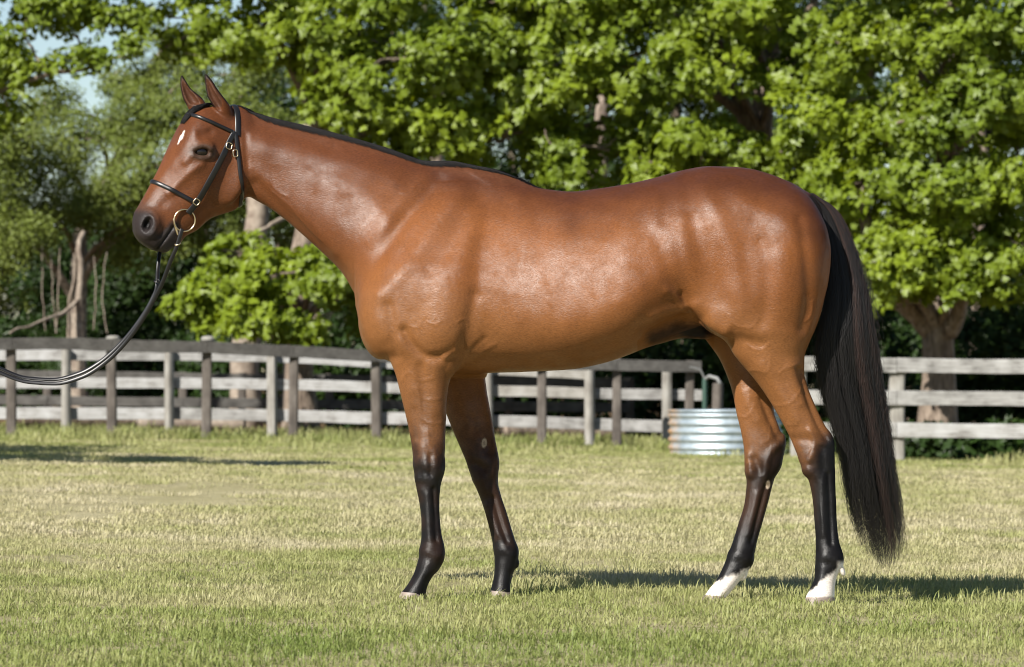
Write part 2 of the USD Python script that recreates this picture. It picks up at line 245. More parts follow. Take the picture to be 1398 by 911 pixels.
def surface_nets(h):
    lo = np.array([170.0, 92.0, -118.0]); hi = np.array([1165.0, 826.0, 118.0])
    C = 8; n = (np.ceil((hi - lo) / (h * C)).astype(int)) * C + 1
    # coarse pass
    nc = (n - 1) // C + 1; gc = np.stack(np.meshgrid(*[np.arange(k) for k in nc], indexing='ij'), -1).reshape(-1, 3)
    dc = horse_field(lo + gc * h * C).reshape(nc)
    D = np.repeat(np.repeat(np.repeat(np.where(dc[:-1, :-1, :-1] < 0, -1, 1).astype(np.float32) * 50, C, 0), C, 1), C, 2)
    D = np.pad(D, ((0, 1),) * 3, mode='edge')
    near = np.zeros(nc - 1, bool); reach = h * C * 1.8
    a = np.abs(dc)
    for o in np.ndindex(2, 2, 2): near |= a[o[0]:nc[0] - 1 + o[0], o[1]:nc[1] - 1 + o[1], o[2]:nc[2] - 1 + o[2]] < reach
    act = np.argwhere(near)
    off = np.stack(np.meshgrid(*[np.arange(C + 1)] * 3, indexing='ij'), -1).reshape(-1, 3)
    idx = np.unique(((act[:, None] * C + off[None]) @ np.array([n[1] * n[2], n[2], 1])).ravel())
    ijk = np.stack(np.unravel_index(idx, n), -1)
    Df = D.reshape(-1)
    for s in range(0, len(idx), 400000): Df[idx[s:s + 400000]] = horse_field(lo + ijk[s:s + 400000] * h)
    D = Df.reshape(n); S = D < 0
    cells = np.zeros(n - 1, np.int8)
    for o in np.ndindex(2, 2, 2): cells += S[o[0]:n[0] - 1 + o[0], o[1]:n[1] - 1 + o[1], o[2]:n[2] - 1 + o[2]]
    cell = np.argwhere((cells > 0) & (cells < 8)); vid = np.full(n - 1, -1, np.int64); vid[tuple(cell.T)] = np.arange(len(cell))
    acc = np.zeros((len(cell), 3)); cnt = np.zeros(len(cell))
    corner = np.array(list(np.ndindex(2, 2, 2))); val = np.stack([D[tuple((cell + o).T)] for o in corner], 1)
    for i in range(8):
        for j in range(i + 1, 8):
            if np.abs(corner[i] - corner[j]).sum() != 1: continue
            A, B = val[:, i], val[:, j]; x = (A < 0) != (B < 0); t = np.where(x, A / np.where(x, A - B, 1), 0)
            acc += np.where(x[:, None], corner[i] + (corner[j] - corner[i]) * t[:, None], 0); cnt += x
    V = lo + (cell + acc / cnt[:, None]) * h
    quads = []
    for ax in range(3):
        b, c = [(1, 2), (2, 0), (0, 1)][ax]
        sl = [slice(1, n[k] - 1) for k in range(3)]; s0 = list(sl); s1 = list(sl); s0[ax] = slice(0, n[ax] - 1); s1[ax] = slice(1, n[ax])
        A, B = S[tuple(s0)], S[tuple(s1)]; e = np.argwhere(A != B); flip = B[tuple(e.T)]
        e[:, [k for k in range(3) if k != ax]] += 1
        ub, uc = np.eye(3, dtype=int)[b], np.eye(3, dtype=int)[c]
        q = np.stack([vid[tuple((e - o).T)] for o in (ub + uc, uc, 0 * ub, ub)], 1)
        q[flip] = q[flip][:, ::-1]; quads.append(q)
    Q = np.vstack(quads); Q = Q[(Q >= 0).all(1)]
    return V, np.vstack([Q[:, [0, 1, 2]], Q[:, [0, 2, 3]]])
def smooth_mesh(V, Fc, it, lam=0.5):
    from scipy.sparse import coo_matrix, diags
    e = np.vstack([Fc[:, [0, 1]], Fc[:, [1, 2]], Fc[:, [2, 0]]]); e = np.vstack([e, e[:, ::-1]])
    A = coo_matrix((np.ones(len(e)), (e[:, 0], e[:, 1])), shape=(len(V),) * 2).tocsr(); A.data[:] = 1
    A = diags(1 / np.asarray(A.sum(1)).ravel()) @ A
    for _ in range(it):
        V = V + lam * (A @ V - V); V = V - (lam + 0.02) * (A @ V - V)
    return V, A
def vnormals(V, Fc):
    n = np.zeros_like(V); c = np.cross(V[Fc[:, 1]] - V[Fc[:, 0]], V[Fc[:, 2]] - V[Fc[:, 0]])
    for k in range(3): n += np.stack([np.bincount(Fc[:, k], c[:, j], len(V)) for j in range(3)], 1)
    return n / np.maximum(np.linalg.norm(n, axis=1, keepdims=True), 1e-12)
def seg_dist(P, line):
    d = np.full(len(P), 1e9)
    for a, b in zip(np.array(line[:-1], float), np.array(line[1:], float)):
        ab = b - a; t = np.clip(((P - a) @ ab) / max(ab @ ab, 1e-9), 0, 1); d = np.minimum(d, np.linalg.norm(P - a - t[:, None] * ab, axis=1))
    return d
def bezier(pts, n=24):
    """A smooth line through the points."""
    p = np.array(pts, float)
    if len(p) < 3: return p
    t = np.r_[0, np.cumsum(np.linalg.norm(np.diff(p, axis=0), axis=1))]
    return PchipInterpolator(t, p)(np.linspace(0, t[-1], n))
def smooth_line(P, it=6, cyc=False):
    P = np.array(P, float)
    for _ in range(it):
        Q = .25 * np.roll(P, 1, 0) + .5 * P + .25 * np.roll(P, -1, 0)
        if not cyc: Q[0], Q[-1] = P[0], P[-1]
        P = Q
    return P
HV, HF = surface_nets(H_STEP)
if (np.cross(HV[HF[:, 1]] - HV[HF[:, 0]], HV[HF[:, 2]] - HV[HF[:, 0]]) * HV[HF[:, 0]]).sum() < 0: HF = HF[:, ::-1]
HV, HA = smooth_mesh(HV, HF, 3)
HN = vnormals(HV, HF)
# muscle, bone, tendon and vein: (line, radius, height, which): b = both sides of the body, n = near limbs only, f = far limbs only
STROKES = [
 # neck
 ([(352, 250), (382, 282), (425, 322), (462, 366), (480, 392)], 7.875, -2.24, 'b'), ([(345, 232), (372, 262), (420, 306), (455, 345)], 9, 1.26, 'b'), ([(345, 195), (362, 200)], 15.75, 1.75, 'b'),
 ([(350, 170), (400, 184), (452, 202)], 9, -1.40, 'b'), ([(362, 203), (420, 214), (480, 224), (540, 246)], 13.5, 1.40, 'b'), ([(380, 240), (440, 268), (500, 300)], 18, -1.12, 'b'),
 ([(455, 240), (500, 270), (525, 300)], 15.75, 1.12, 'b'),
 # shoulder
 ([(600, 246), (562, 288), (528, 335), (502, 385)], 11, -2.4, 'b'), ([(578, 243), (545, 280), (510, 330)], 12.6, 1.12, 'b'), ([(628, 262), (585, 322), (548, 372), (520, 402)], 12, 2.0, 'b'),
 ([(636, 300), (615, 335), (588, 368)], 12, -1.8, 'b'), ([(662, 310), (654, 355), (649, 400)], 11.7, -1.26, 'b'), ([(648, 405), (638, 452), (627, 497)], 9, -2.24, 'b'), ([(600, 400), (606, 450)], 25.2, 1.68, 'b'), ([(640, 300), (628, 360)], 15.75, 1.40, 'b'),
 ([(516, 404), (514, 428), (524, 458)], 9, 1.40, 'b'), ([(532, 418), (536, 450), (541, 486)], 7.2, -1.96, 'b'), ([(552, 452), (566, 474), (588, 488), (618, 482)], 6.5, -3.6, 'n'), ([(545, 470), (556, 500), (564, 530)], 10.125, 1.68, 'n'),
 ([(608, 488), (621, 480)], 4.5, 3.64, 'n'), ([(575, 500), (578, 540), (580, 580)], 6.75, -1.54, 'n'), ([(594, 505), (596, 560)], 9, 1.26, 'n'),
 ([(655, 268), (690, 280)], 16.2, -1.40, 'b'), ([(652, 238), (690, 250)], 10.125, 1.12, 'b'),
 # head
 ([(234, 262), (254, 240), (276, 224)], 5, 1.6, 'n'), ([(226, 248), (244, 230), (258, 216)], 9, -1.0, 'n'), ([(240, 275), (262, 252), (284, 238)], 9, -.8, 'n'), ([(276, 184), (286, 180)], 6, -2.6, 'n'), ([(264, 204), (275, 197.5), (288, 203)], 3, 1.6, 'n'), ([(265, 213), (277, 217.5), (289, 213)], 3, 1.5, 'n'),
 ([(262, 212), (252, 222)], 4, 1.4, 'n'), ([(213, 341), (225, 327), (237.5, 309)], 1.7, -3.0, 'n'), ([(204, 294), (211, 302), (212, 314), (204, 322), (197, 320)], 2.6, 1.1, 'n'), ([(222, 280), (236, 268)], 6, -1.0, 'n'), ([(226, 262), (248, 286)], 3, .8, 'n'), ([(217, 322), (226, 312)], 4, -1.0, 'n'),
 ([(283, 285), (300, 288), (318, 278)], 5, 1.0, 'n'), ([(335, 185), (337, 225), (334, 262)], 5, -1.6, 'n'), ([(262, 172), (270, 186), (290, 168)], 5, .8, 'n'), ([(290, 205), (304, 210)], 5, 1.2, 'n'),
 # trunk
 ([(632, 498), (645, 478), (662, 462)], 4.14, -0.98, 'b'), ([(640, 502), (655, 484), (675, 470)], 3.68, 0.84, 'b'), ([(650, 492), (690, 492), (740, 502), (800, 496)], 7.728, -1.51, 'b'),
 ([(722, 330), (716, 400), (700, 450)], 11.04, 0.35, 'b'), ([(752, 340), (748, 405), (735, 455)], 9.936, 0.32, 'b'), ([(785, 345), (785, 410), (770, 460)], 9.936, 0.32, 'b'), ([(818, 350), (822, 415), (808, 455)], 9.936, 0.32, 'b'),
 ([(852, 300), (850, 360), (846, 410)], 13.248, 0.70, 'b'), ([(745, 285), (830, 282), (890, 270)], 13.248, 1.12, 'b'), ([(740, 310), (830, 305)], 13.248, -0.70, 'b'),
 # loin, flank, hip
 ([(884, 318), (888, 350)], 24, -2.2, 'b'), ([(907, 255), (898, 272), (893, 292), (897, 312)], 9, 1.16, 'b'), ([(916, 268), (910, 300)], 12, -0.56, 'b'), ([(898, 325), (908, 360), (922, 395)], 11, -1.85, 'b'),
 ([(935, 416), (924, 404), (912, 398)], 7, 1.96, 'b'), ([(936, 420), (916, 424), (890, 434)], 7, 2.55, 'b'), ([(930, 434), (905, 444), (880, 455)], 7.36, -3.64, 'b'), ([(885, 395), (905, 410)], 11.178, -0.58, 'b'),
 # quarters
 ([(940, 262), (948, 300), (962, 350), (985, 410)], 12, -1.9, 'b'), ([(962, 262), (985, 310), (1005, 370), (1012, 420)], 14, 2.0, 'b'), ([(1003, 262), (1045, 290), (1090, 312)], 12, 1.6, 'b'), ([(1040, 330), (1048, 390), (1040, 440)], 11, -2.2, 'b'),
 ([(1092, 300), (1100, 350), (1104, 400), (1096, 450)], 8, -2.6, 'b'), ([(1070, 350), (1078, 420)], 17.388, 1.23, 'b'), ([(930, 300), (940, 360), (955, 410)], 10, 1.4, 'b'), ([(975, 430), (992, 448)], 17.388, 2.46, 'b'), ([(1002, 452), (1022, 466), (1040, 470)], 7.452, -1.69, 'b'),
 ([(930, 402), (946, 430), (964, 449), (990, 463)], 4.14, -3.36, 'n'), ([(950, 418), (968, 438), (990, 452)], 9.2, 3.36, 'b'),
 # near hind limb
 ([(1040, 500), (1068, 540), (1085, 570)], 9.108, 2.05, 'n'), ([(1092, 505), (1104, 545), (1117, 578), (1128, 600)], 5.06, -3.72, 'n'), ([(1080, 500), (1092, 550)], 8.096, 1.86, 'n'), ([(1084, 600), (1100, 600), (1114, 606)], 6.072, -1.67, 'n'),
 ([(1106, 588), (1112, 606), (1104, 628)], 5.06, 2.42, 'n'), ([(1122, 612), (1124, 640)], 6.072, -2.05, 'n'), ([(1102, 640), (1112, 650)], 6.072, 1.49, 'n'), ([(1118, 606), (1134, 604)], 6.072, 1.49, 'n'), ([(1131, 648), (1133, 690), (1135, 742)], 3.6432, -2.79, 'n'), ([(1122, 660), (1124, 730)], 4.048, 1.40, 'n'), ([(1128, 758), (1140, 764)], 7.084, 1.67, 'n'), ([(1124, 776), (1118, 800)], 5.06, 1.12, 'n'),
 # far hind limb, inner side
 ([(1040, 545), (1052, 575), (1062, 596)], 5.06, -3.35, 'f'), ([(1018, 540), (1034, 572)], 9.108, 1.86, 'f'), ([(1062, 608), (1050, 622), (1044, 650)], 5.06, 2.79, 'f'), ([(1030, 628), (1036, 640)], 7.084, -3.16, 'f'), ([(1022, 622), (1024, 650)], 5.06, 1.86, 'f'), ([(1046, 664), (1036, 700), (1026, 740)], 3.6432, -2.79, 'f'), ([(1034, 675), (1022, 730)], 4.048, 1.49, 'f'), ([(1010, 756), (1018, 762)], 7.084, 1.67, 'f'),
 # near fore limb
 ([(578, 612), (582, 634)], 9.108, 1.86, 'n'), ([(594, 618), (596, 646)], 6.072, 1.49, 'n'), ([(588, 622), (588, 648)], 3.542, -1.86, 'n'), ([(572, 640), (574, 660)], 5.06, -1.30, 'n'), ([(592, 668), (594, 700), (596, 738)], 3.4408, -2.79, 'n'), ([(583, 676), (586, 735)], 4.554, 1.49, 'n'), ([(586, 752), (594, 758)], 8.096, 1.86, 'n'), ([(584, 772), (572, 796)], 5.06, 1.12, 'n'), ([(566, 560), (570, 600)], 5.06, -1.30, 'n'),
 # far fore limb, inner side
 ([(652, 598), (656, 625)], 6.072, 1.67, 'f'), ([(648, 634), (660, 640)], 6.072, -2.23, 'f'), ([(668, 626), (670, 645)], 6.072, 1.86, 'f'), ([(660, 656), (664, 668)], 6.072, 1.49, 'f'), ([(674, 680), (684, 716), (692, 738)], 3.4408, -2.79, 'f'), ([(666, 690), (680, 730)], 4.048, 1.49, 'f'), ([(690, 752), (698, 758)], 7.084, 1.67, 'f'), ([(645, 570), (650, 590)], 5.06, -1.12, 'f'),
]
VEINS = [([(1010, 520), (1030, 505), (1046, 508), (1052, 488)], 'n'), ([(1064, 510), (1074, 502), (1092, 498)], 'n'), ([(1098, 522), (1088, 540), (1076, 552), (1060, 554), (1048, 545)], 'n'), ([(1078, 528), (1070, 512)], 'n'), ([(1100, 440), (1108, 430), (1110, 412)], 'n'),
 ([(1076, 580), (1087, 580), (1090, 574)], 'n'), ([(996, 430), (1005, 445), (1024, 448), (1036, 432)], 'n'), ([(1020, 470), (1036, 478), (1050, 470)], 'n'), ([(1005, 566), (1016, 570), (1030, 552)], 'f'), ([(1020, 556), (1024, 540)], 'f'), ([(1052, 582), (1050, 600), (1040, 606)], 'f'), ([(1012, 536), (1026, 530)], 'f'),
 ([(548, 520), (560, 508), (572, 520), (590, 516)], 'n'), ([(572, 540), (584, 546), (600, 544)], 'n'), ([(576, 572), (588, 578), (602, 578)], 'n'), ([(580, 556), (584, 590), (586, 606)], 'n'), ([(570, 530), (576, 560)], 'n'), ([(650, 574), (658, 568), (664, 558)], 'f'), ([(584, 440), (596, 443), (602, 438)], 'n'), ([(624, 440), (634, 436), (640, 446)], 'n'), ([(560, 446), (572, 447), (574, 440)], 'n'),
 ([(866, 452), (880, 440), (896, 436)], 'n'), ([(372, 262), (396, 282), (412, 302), (440, 330)], 'b'), ([(366, 240), (380, 262), (392, 268)], 'b'), ([(548, 264), (560, 262), (566, 256)], 'n'), ([(592, 700), (596, 726)], 'n'), ([(1120, 690), (1124, 720)], 'n')]
_disp = np.zeros(len(HV))
for line, r, amp, who in STROKES + [(l, 1.6, .62, w) for l, w in VEINS]:
    L = bezier(line, 10) if len(line) > 2 else np.array(line, float)
    on = np.flatnonzero((HV[:, 0] > L[:, 0].min() - 3 * r) & (HV[:, 0] < L[:, 0].max() + 3 * r) & (HV[:, 1] > L[:, 1].min() - 3 * r) & (HV[:, 1] < L[:, 1].max() + 3 * r))
    g = amp * np.exp(-(seg_dist(HV[on, :2], L) / r) ** 2)
    nz = HN[on, 2] * (np.sign(HV[on, 2]) if who == 'b' else 1)
    k = np.clip((nz - 0.05) / 0.5, 0, 1)
    if who == 'n': k *= HV[on, 2] > 4
    if who == 'f': k *= HV[on, 2] < -4
    _disp[on] += g * k
_sm = _disp
for _ in range(2): _sm = 0.5 * _sm + 0.5 * (HA @ _sm)
HV = HV + HN * _sm[:, None]
HN = vnormals(HV, HF)
# ------------------------------------------------------------------ coat colours (the horse's own markings, plus some painted shade at the groin)
def sst(a, b, x):
    t = np.clip((x - a) / (b - a), 0, 1); return t * t * (3 - 2 * t)
def mixc(C, col, k): return C + (np.array(col) - C) * np.asarray(k)[:, None]
def coat(P, N):
    x, r, l = P.T; n1 = meshkit.fbm(P / 34, 3, 5); n2 = meshkit.fbm(P / 7, 3, 8); n3 = meshkit.fbm(P / 3, 2, 3)
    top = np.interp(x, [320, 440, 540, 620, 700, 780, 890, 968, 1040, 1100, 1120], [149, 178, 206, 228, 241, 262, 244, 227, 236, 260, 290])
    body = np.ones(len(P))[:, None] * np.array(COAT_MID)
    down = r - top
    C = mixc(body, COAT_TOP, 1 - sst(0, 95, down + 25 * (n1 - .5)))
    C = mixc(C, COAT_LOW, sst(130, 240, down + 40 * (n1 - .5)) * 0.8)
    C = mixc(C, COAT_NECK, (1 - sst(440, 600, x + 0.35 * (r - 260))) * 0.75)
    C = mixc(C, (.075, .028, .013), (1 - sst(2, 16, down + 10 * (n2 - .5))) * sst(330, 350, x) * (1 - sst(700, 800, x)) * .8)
    C *= (0.86 + 0.28 * n1)[:, None] * (0.93 + 0.14 * n3)[:, None]
    # dark points
    blk, brn = (.0052, .0046, .0046), (.028, .0140, .0085)
    fore = (x < 760) & (r > 470)
    hindl = (x > 900) & (r > 500)
    wob = 34 * (n2 - .5) + 16 * (n3 - .5)
    nf = fore & (l > 0); ff = fore & (l < 0) & (x > 585); nh = hindl & (l > 0); fh = hindl & (l < 0)
    edge = np.minimum(np.abs(x - 586) / 20, 1)
    k = np.where(nf, sst(572, 645, r + wob + 26 * (edge - .6)), 0); k = np.where(ff, sst(560, 640, r + wob), k)
    k = np.where(nh, sst(576, 648, r + 0.95 * (x - 1112) + wob), k); k = np.where(fh, sst(590, 658, r + 0.9 * (x - 1040) + wob), k)
    C = mixc(C, (.078, .034, .0135), np.where(nf | ff, sst(490, 600, r), np.where(nh | fh, sst(545, 625, r), 0)) * (.45 + .5 * n2))
    C = mixc(C, brn, k)
    k2 = np.where(nf, sst(606, 650, r + wob * .6) * (.55 + .45 * sst(.35, .65, n1)), 0); k2 = np.where(ff, sst(700, 760, r + wob), k2); k2 = np.where(nh, np.maximum(sst(590, 625, r + 1.2 * (x - 1118)) * sst(1100, 1122, x), sst(655, 730, r)), k2); k2 = np.where(fh, np.maximum(sst(690, 740, r), sst(600, 640, r + 1.1 * (x - 1046)) * (1 - sst(650, 680, r)) * .7), k2)
    C = mixc(C, blk, k2)
    wsp = 4 * (n2 - .5) + 2 * (n3 - .5)
    C = mixc(C, (.58, .53, .49), np.where(nh, sst(-3.5, 3.5, r - (796 - .85 * (x - 1120)) + wsp * 2.4), 0)); C = mixc(C, (.58, .53, .49), np.where(fh, sst(-3.5, 3.5, r - (789 - .4 * (x - 992)) + wsp * 2.4), 0))
    C = mixc(C, (.60, .55, .51), np.where(nh, sst(1141, 1147, x) * sst(764, 772, r), 0)); C = mixc(C, (.60, .55, .51), np.where(fh, sst(1009, 1014, x) * sst(778, 784, r), 0))
    pink = np.where((nh | fh), sst(815, 822, r), 0); C = mixc(C, (.62, .44, .38), pink * .7)
    # head: dark muzzle, eye rims, ear rims, star
    hd = x < 335
    d = seg_dist(P[:, :2], [(186, 304), (196, 324), (222, 340)]); C = mixc(C, (.050, .027, .019), np.where(hd, (1 - sst(20, 44, d + 8 * (n2 - .5))) * .85, 0)); C = mixc(C, (.021, .016, .0150), np.where(hd, 1 - sst(11, 23, d + 7 * (n2 - .5)), 0))
    d = seg_dist(P[:, :2], [(238, 309), (226, 326), (215, 341)]); C = mixc(C, (.018, .014, .014), np.where(hd, (1 - sst(4, 12, d)) * .9, 0))
    d = seg_dist(P[:, :2], [(239, 308), (225.5, 327), (214, 341)]); mouth_ = np.where(hd & (l > 0), 1 - sst(.8, 2.0, d), 0)
    d = seg_dist(P[:, :2], [(232, 322), (226, 340)]); C = mixc(C, (.030, .025, .024), np.where(hd, (1 - sst(8, 14, d)), 0))
    C = mixc(C, (.004, .003, .003), mouth_)
    d = np.hypot((x - 201), (r - 307) * .7); C = mixc(C, (.02, .016, .016), np.where(hd & (l > 5), 1 - sst(8, 16, d), 0)); C = mixc(C, (.004, .003, .003), np.where(hd & (l > 5), 1 - sst(3.5, 6, d), 0))
    d = np.hypot((x - 277.5) * .62, r - 208); C = mixc(C, (.022, .016, .014), np.where(hd & (l > 10), (1 - sst(8.5, 12, d)), 0)); C = mixc(C, (.05, .027, .017), np.where(hd & (l > 10), (1 - sst(9, 17, d)) * .7, 0))
    ear_ = hd & (r < 146); C = mixc(C, (.012, .009, .008), np.where(ear_, 1 - sst(104, 114, r), 0))
    inner = (ear_ & (((x > 281) & (x < 303)) | ((x > 247) & (x < 272)))); C = mixc(C, (.05, .026, .017), inner * .55)
    for rim in ([(281, 102), (291, 112), (296.5, 121), (304, 131), (311, 140)], [(279.5, 103), (279.8, 112), (281, 121), (283, 131), (288, 140), (294, 150)], [(249, 104), (253, 109), (260.5, 121), (267.5, 127), (276, 134)], [(246.8, 104), (246, 112), (246.6, 121), (249.6, 134), (254, 143)]):
        C = mixc(C, (.010, .007, .006), np.where(ear_, 1 - sst(1.0, 2.6, seg_dist(P[:, :2], rim)), 0) * .9)
    C = mixc(C, (.012, .009, .008), sst(1101, 1108, x + .3 * (r - 268)) * (r < 310) * (np.abs(l) < 20))
    tt = np.clip(((P[:, :2] - [242.5, 197]) @ np.array([9.5, -18.0])) / (9.5 ** 2 + 18.0 ** 2), 0, 1); ds = np.hypot(x - 242.5 - 9.5 * tt, r - 197 + 18.0 * tt); wd = .1 + 1.35 * np.sin(np.pi * tt ** 1.25) ** 1.2
    C = mixc(C, (.66, .61, .57), np.where(hd, 1 - sst(-1.1, 1.3, ds - wd + 2.2 * (n3 - .5)), 0))
    # groin and sheath, dark skin with some shade painted in; dark inner thighs
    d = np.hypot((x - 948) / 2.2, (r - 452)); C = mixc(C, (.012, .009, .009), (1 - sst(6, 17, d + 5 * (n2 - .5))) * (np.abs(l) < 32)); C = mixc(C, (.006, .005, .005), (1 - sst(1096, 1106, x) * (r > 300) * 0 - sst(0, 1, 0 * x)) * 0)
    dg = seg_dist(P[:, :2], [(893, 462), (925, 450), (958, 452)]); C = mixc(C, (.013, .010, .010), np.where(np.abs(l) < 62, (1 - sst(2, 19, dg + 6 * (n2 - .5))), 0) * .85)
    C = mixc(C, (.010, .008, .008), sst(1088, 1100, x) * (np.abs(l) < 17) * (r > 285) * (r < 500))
    # chestnuts
    for cx_, cy_, rx, ry in ((661, 605, 3.6, 6.6), (1048.5, 662, 3.2, 6.0)):
        q = np.hypot((x - cx_ + .35 * (r - cy_) * .3) / rx, (r - cy_) / ry); C = mixc(C, (.36, .29, .22), np.where(l < 0, 1 - sst(.75, 1.15, q), 0)); C = mixc(C, (.22, .17, .125), np.where(l < 0, 1 - sst(.3, .7, q), 0))
    return np.clip(C, 0, 1)
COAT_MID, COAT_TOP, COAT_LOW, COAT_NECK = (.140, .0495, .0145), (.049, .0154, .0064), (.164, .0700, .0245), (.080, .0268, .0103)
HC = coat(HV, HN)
# the hairs lie back and down, so the sheen comes from a direction a little below the skin's own
M('horse_coat', {'a': ('attribute', {'attribute': 'coat'}), 'g': ('geometry', {}), 'mp': ('mapping', {'rotation': (0, .6, 0), 'scale': (90, 280, 300)}), 'n': ('noise_texture', {'scale': 1.0, 'detail': 4.0, 'roughness': .7}),
  'n2': ('noise_texture', {'scale': 14.0, 'detail': 7.0, 'roughness': .72}), 'rw': ('map_range', {'from_min': .34, 'from_max': .66, 'to_min': .10, 'to_max': .48, 'clamp': True}), 'rr': ('map_range', {'from_min': .3, 'from_max': .7, 'to_min': .33, 'to_max': .255}),
  'b': ('bump', {'strength': .40, 'distance': .0016}), 'b2': ('bump', {'strength': .7, 'distance': .0020}), 'tilt': ('vector_math', {'math_type': 'add', 'vector2': (-.10, 0, .16)}), 'nz': ('vector_math', {'math_type': 'normalize'}),
  'hm': ('map_range', {'from_min': .3, 'from_max': .7, 'to_min': .70, 'to_max': 1.28}), 'cm': ('mix', {'mix_type': 'multiply', 'fac': 1.0}),
  'sh': ('attribute', {'attribute': 'sheen'}), 'sw': ('math', {'math_type': 'multiply'}), 'p': ('principled_bsdf', {'specular_ior_level': .04, 'roughness': .7, 'coat_ior': 1.5, 'coat_tint': (1, .97, .94)})},
  [('g.position', 'mp.vector'), ('mp.vector', 'n.vector'), ('g.position', 'n2.vector'), ('n2.fac', 'rw.value'), ('rw.result', 'sw.value1'), ('sh.fac', 'sw.value2'), ('sw.value', 'p.coat_weight'), ('n2.fac', 'rr.value'), ('rr.result', 'p.coat_roughness'), ('n.fac', 'b.height'), ('b.normal', 'p.normal'), ('n.fac', 'b2.height'), ('b2.normal', 'tilt.vector1'), ('tilt.vector', 'nz.vector1'), ('nz.vector', 'p.coat_normal'),
   ('n.fac', 'hm.value'), ('a.color', 'cm.color1'), ('hm.result', 'cm.color2'), ('cm.color', 'p.base_color')])
M('hoof', {'g': ('geometry', {}), 'mp': ('mapping', {'scale': (60, 60, 420)}), 'n': ('noise_texture', {'scale': 1.0, 'detail': 3.0}), 'r': ('rgb_ramp', {'ramp': [(0, (.09, .07, .06)), (.5, (.19, .15, .125)), (1, (.30, .24, .21))]}), 'p': ('principled_bsdf', {'roughness': .55})},
  [('g.position', 'mp.vector'), ('mp.vector', 'n.vector'), ('n.fac', 'r.fac'), ('r.color', 'p.base_color')])
M('eye', {'p': ('principled_bsdf', {'base_color': (.0055, .0035, .003), 'roughness': .07, 'specular_ior_level': .38})}, [])
M('black_hair', {'p': ('principled_bsdf', {'base_color': (.0072, .0058, .0056), 'roughness': .38, 'specular_ior_level': .5})}, [])
M('mane_hair', {'p': ('principled_bsdf', {'base_color': (.0065, .0055, .0055), 'roughness': .55, 'specular_ior_level': .14})}, [])
M('brown_hair', {'p': ('principled_bsdf', {'base_color': (.026, .0125, .009), 'roughness': .45, 'specular_ior_level': .5})}, [])
M('leather', {'g': ('geometry', {}), 'n': ('noise_texture', {'scale': 700.0, 'detail': 2.0}), 'b': ('bump', {'strength': .12, 'distance': .001}), 'p': ('principled_bsdf', {'base_color': (.0075, .007, .0075), 'roughness': .34, 'specular_ior_level': .36})}, [('g.position', 'n.vector'), ('n.fac', 'b.height'), ('b.normal', 'p.normal')])
M('bit_metal', {'p': ('principled_bsdf', {'base_color': (.62, .50, .34), 'metallic': 1.0, 'roughness': .26})}, [])

HLOC = np.array([*W(np.array([820.0, 822.0, 0]))]); HLOC[2] = float(ground_z(HLOC[0], HLOC[1]))
horse = thing('horse', 'glossy bay horse with black legs, tail and mane standing side-on in the grass', 'horse', HLOC)
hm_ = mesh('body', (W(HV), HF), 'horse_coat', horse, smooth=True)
_hx, _hr = HV[:, 0], HV[:, 1]; HSH = np.ones(len(HV))
for _l, _r0, _r1, _v in (([(186, 304), (200, 326), (228, 336)], 16, 34, .45), ([(277, 208), (278, 208)], 9, 17, .25), ([(281, 104), (300, 150)], 10, 20, .3), ([(248, 105), (264, 146)], 8, 16, .3)):
    _d = seg_dist(HV[:, :2], _l); HSH = np.where(_hx < 335, np.minimum(HSH, _v + (1 - _v) * sst(_r0, _r1, _d)), HSH)
HSH = np.where((HC.mean(1) > .35) & (_hr > 700), .15, HSH); HSH = np.where((_hx > 870) & (_hx < 975) & (np.abs(HV[:, 2]) < 60) & (_hr > 425), .2, HSH)
UsdGeom.PrimvarsAPI(hm_).CreatePrimvar('sheen', Sdf.ValueTypeNames.FloatArray, 'vertex').Set(Vt.FloatArray.FromNumpy(HSH.astype(np.float32)))
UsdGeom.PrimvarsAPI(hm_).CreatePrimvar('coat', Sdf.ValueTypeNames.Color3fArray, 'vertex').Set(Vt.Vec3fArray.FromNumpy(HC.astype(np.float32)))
hmesh = trimesh.Trimesh(HV, HF, process=False)
def cast(xy, side=1):
    """Where the horse's surface is, seen from the near (1) or far (-1) side -> points, normals."""
    xy = np.atleast_2d(np.asarray(xy, float)); o = np.c_[xy, np.full(len(xy), 300.0 * side)]
    loc, ri, ti = hmesh.ray.intersects_location(o, np.tile([0, 0, -1.0 * side], (len(o), 1)), multiple_hits=False)
    P = np.full((len(o), 3), np.nan); N = np.full((len(o), 3), np.nan); P[ri] = loc; n_ = HN[HF[ti]].mean(1); N[ri] = n_ / np.linalg.norm(n_, axis=1, keepdims=True)
    ok = ~np.isnan(P[:, 0])
    if not ok.all():
        i = np.arange(len(o)); P = np.stack([np.interp(i, i[ok], P[ok, k]) for k in range(3)], 1); N = np.stack([np.interp(i, i[ok], N[ok, k]) for k in range(3)], 1); P[:, :2] = xy
    return P, N
def hmeshed(m): return (W(np.asarray(m.vertices)), np.asarray(m.faces)[:, ::-1] if False else np.asarray(m.faces))
def hpart(name, V, Fc, mat, parent, smooth=40, **kw):
    m = trimesh.Trimesh(W(V), Fc, process=False)
    if m.volume < 0: m.invert()
    return mesh(name, m, mat, parent, smooth=smooth, **kw)
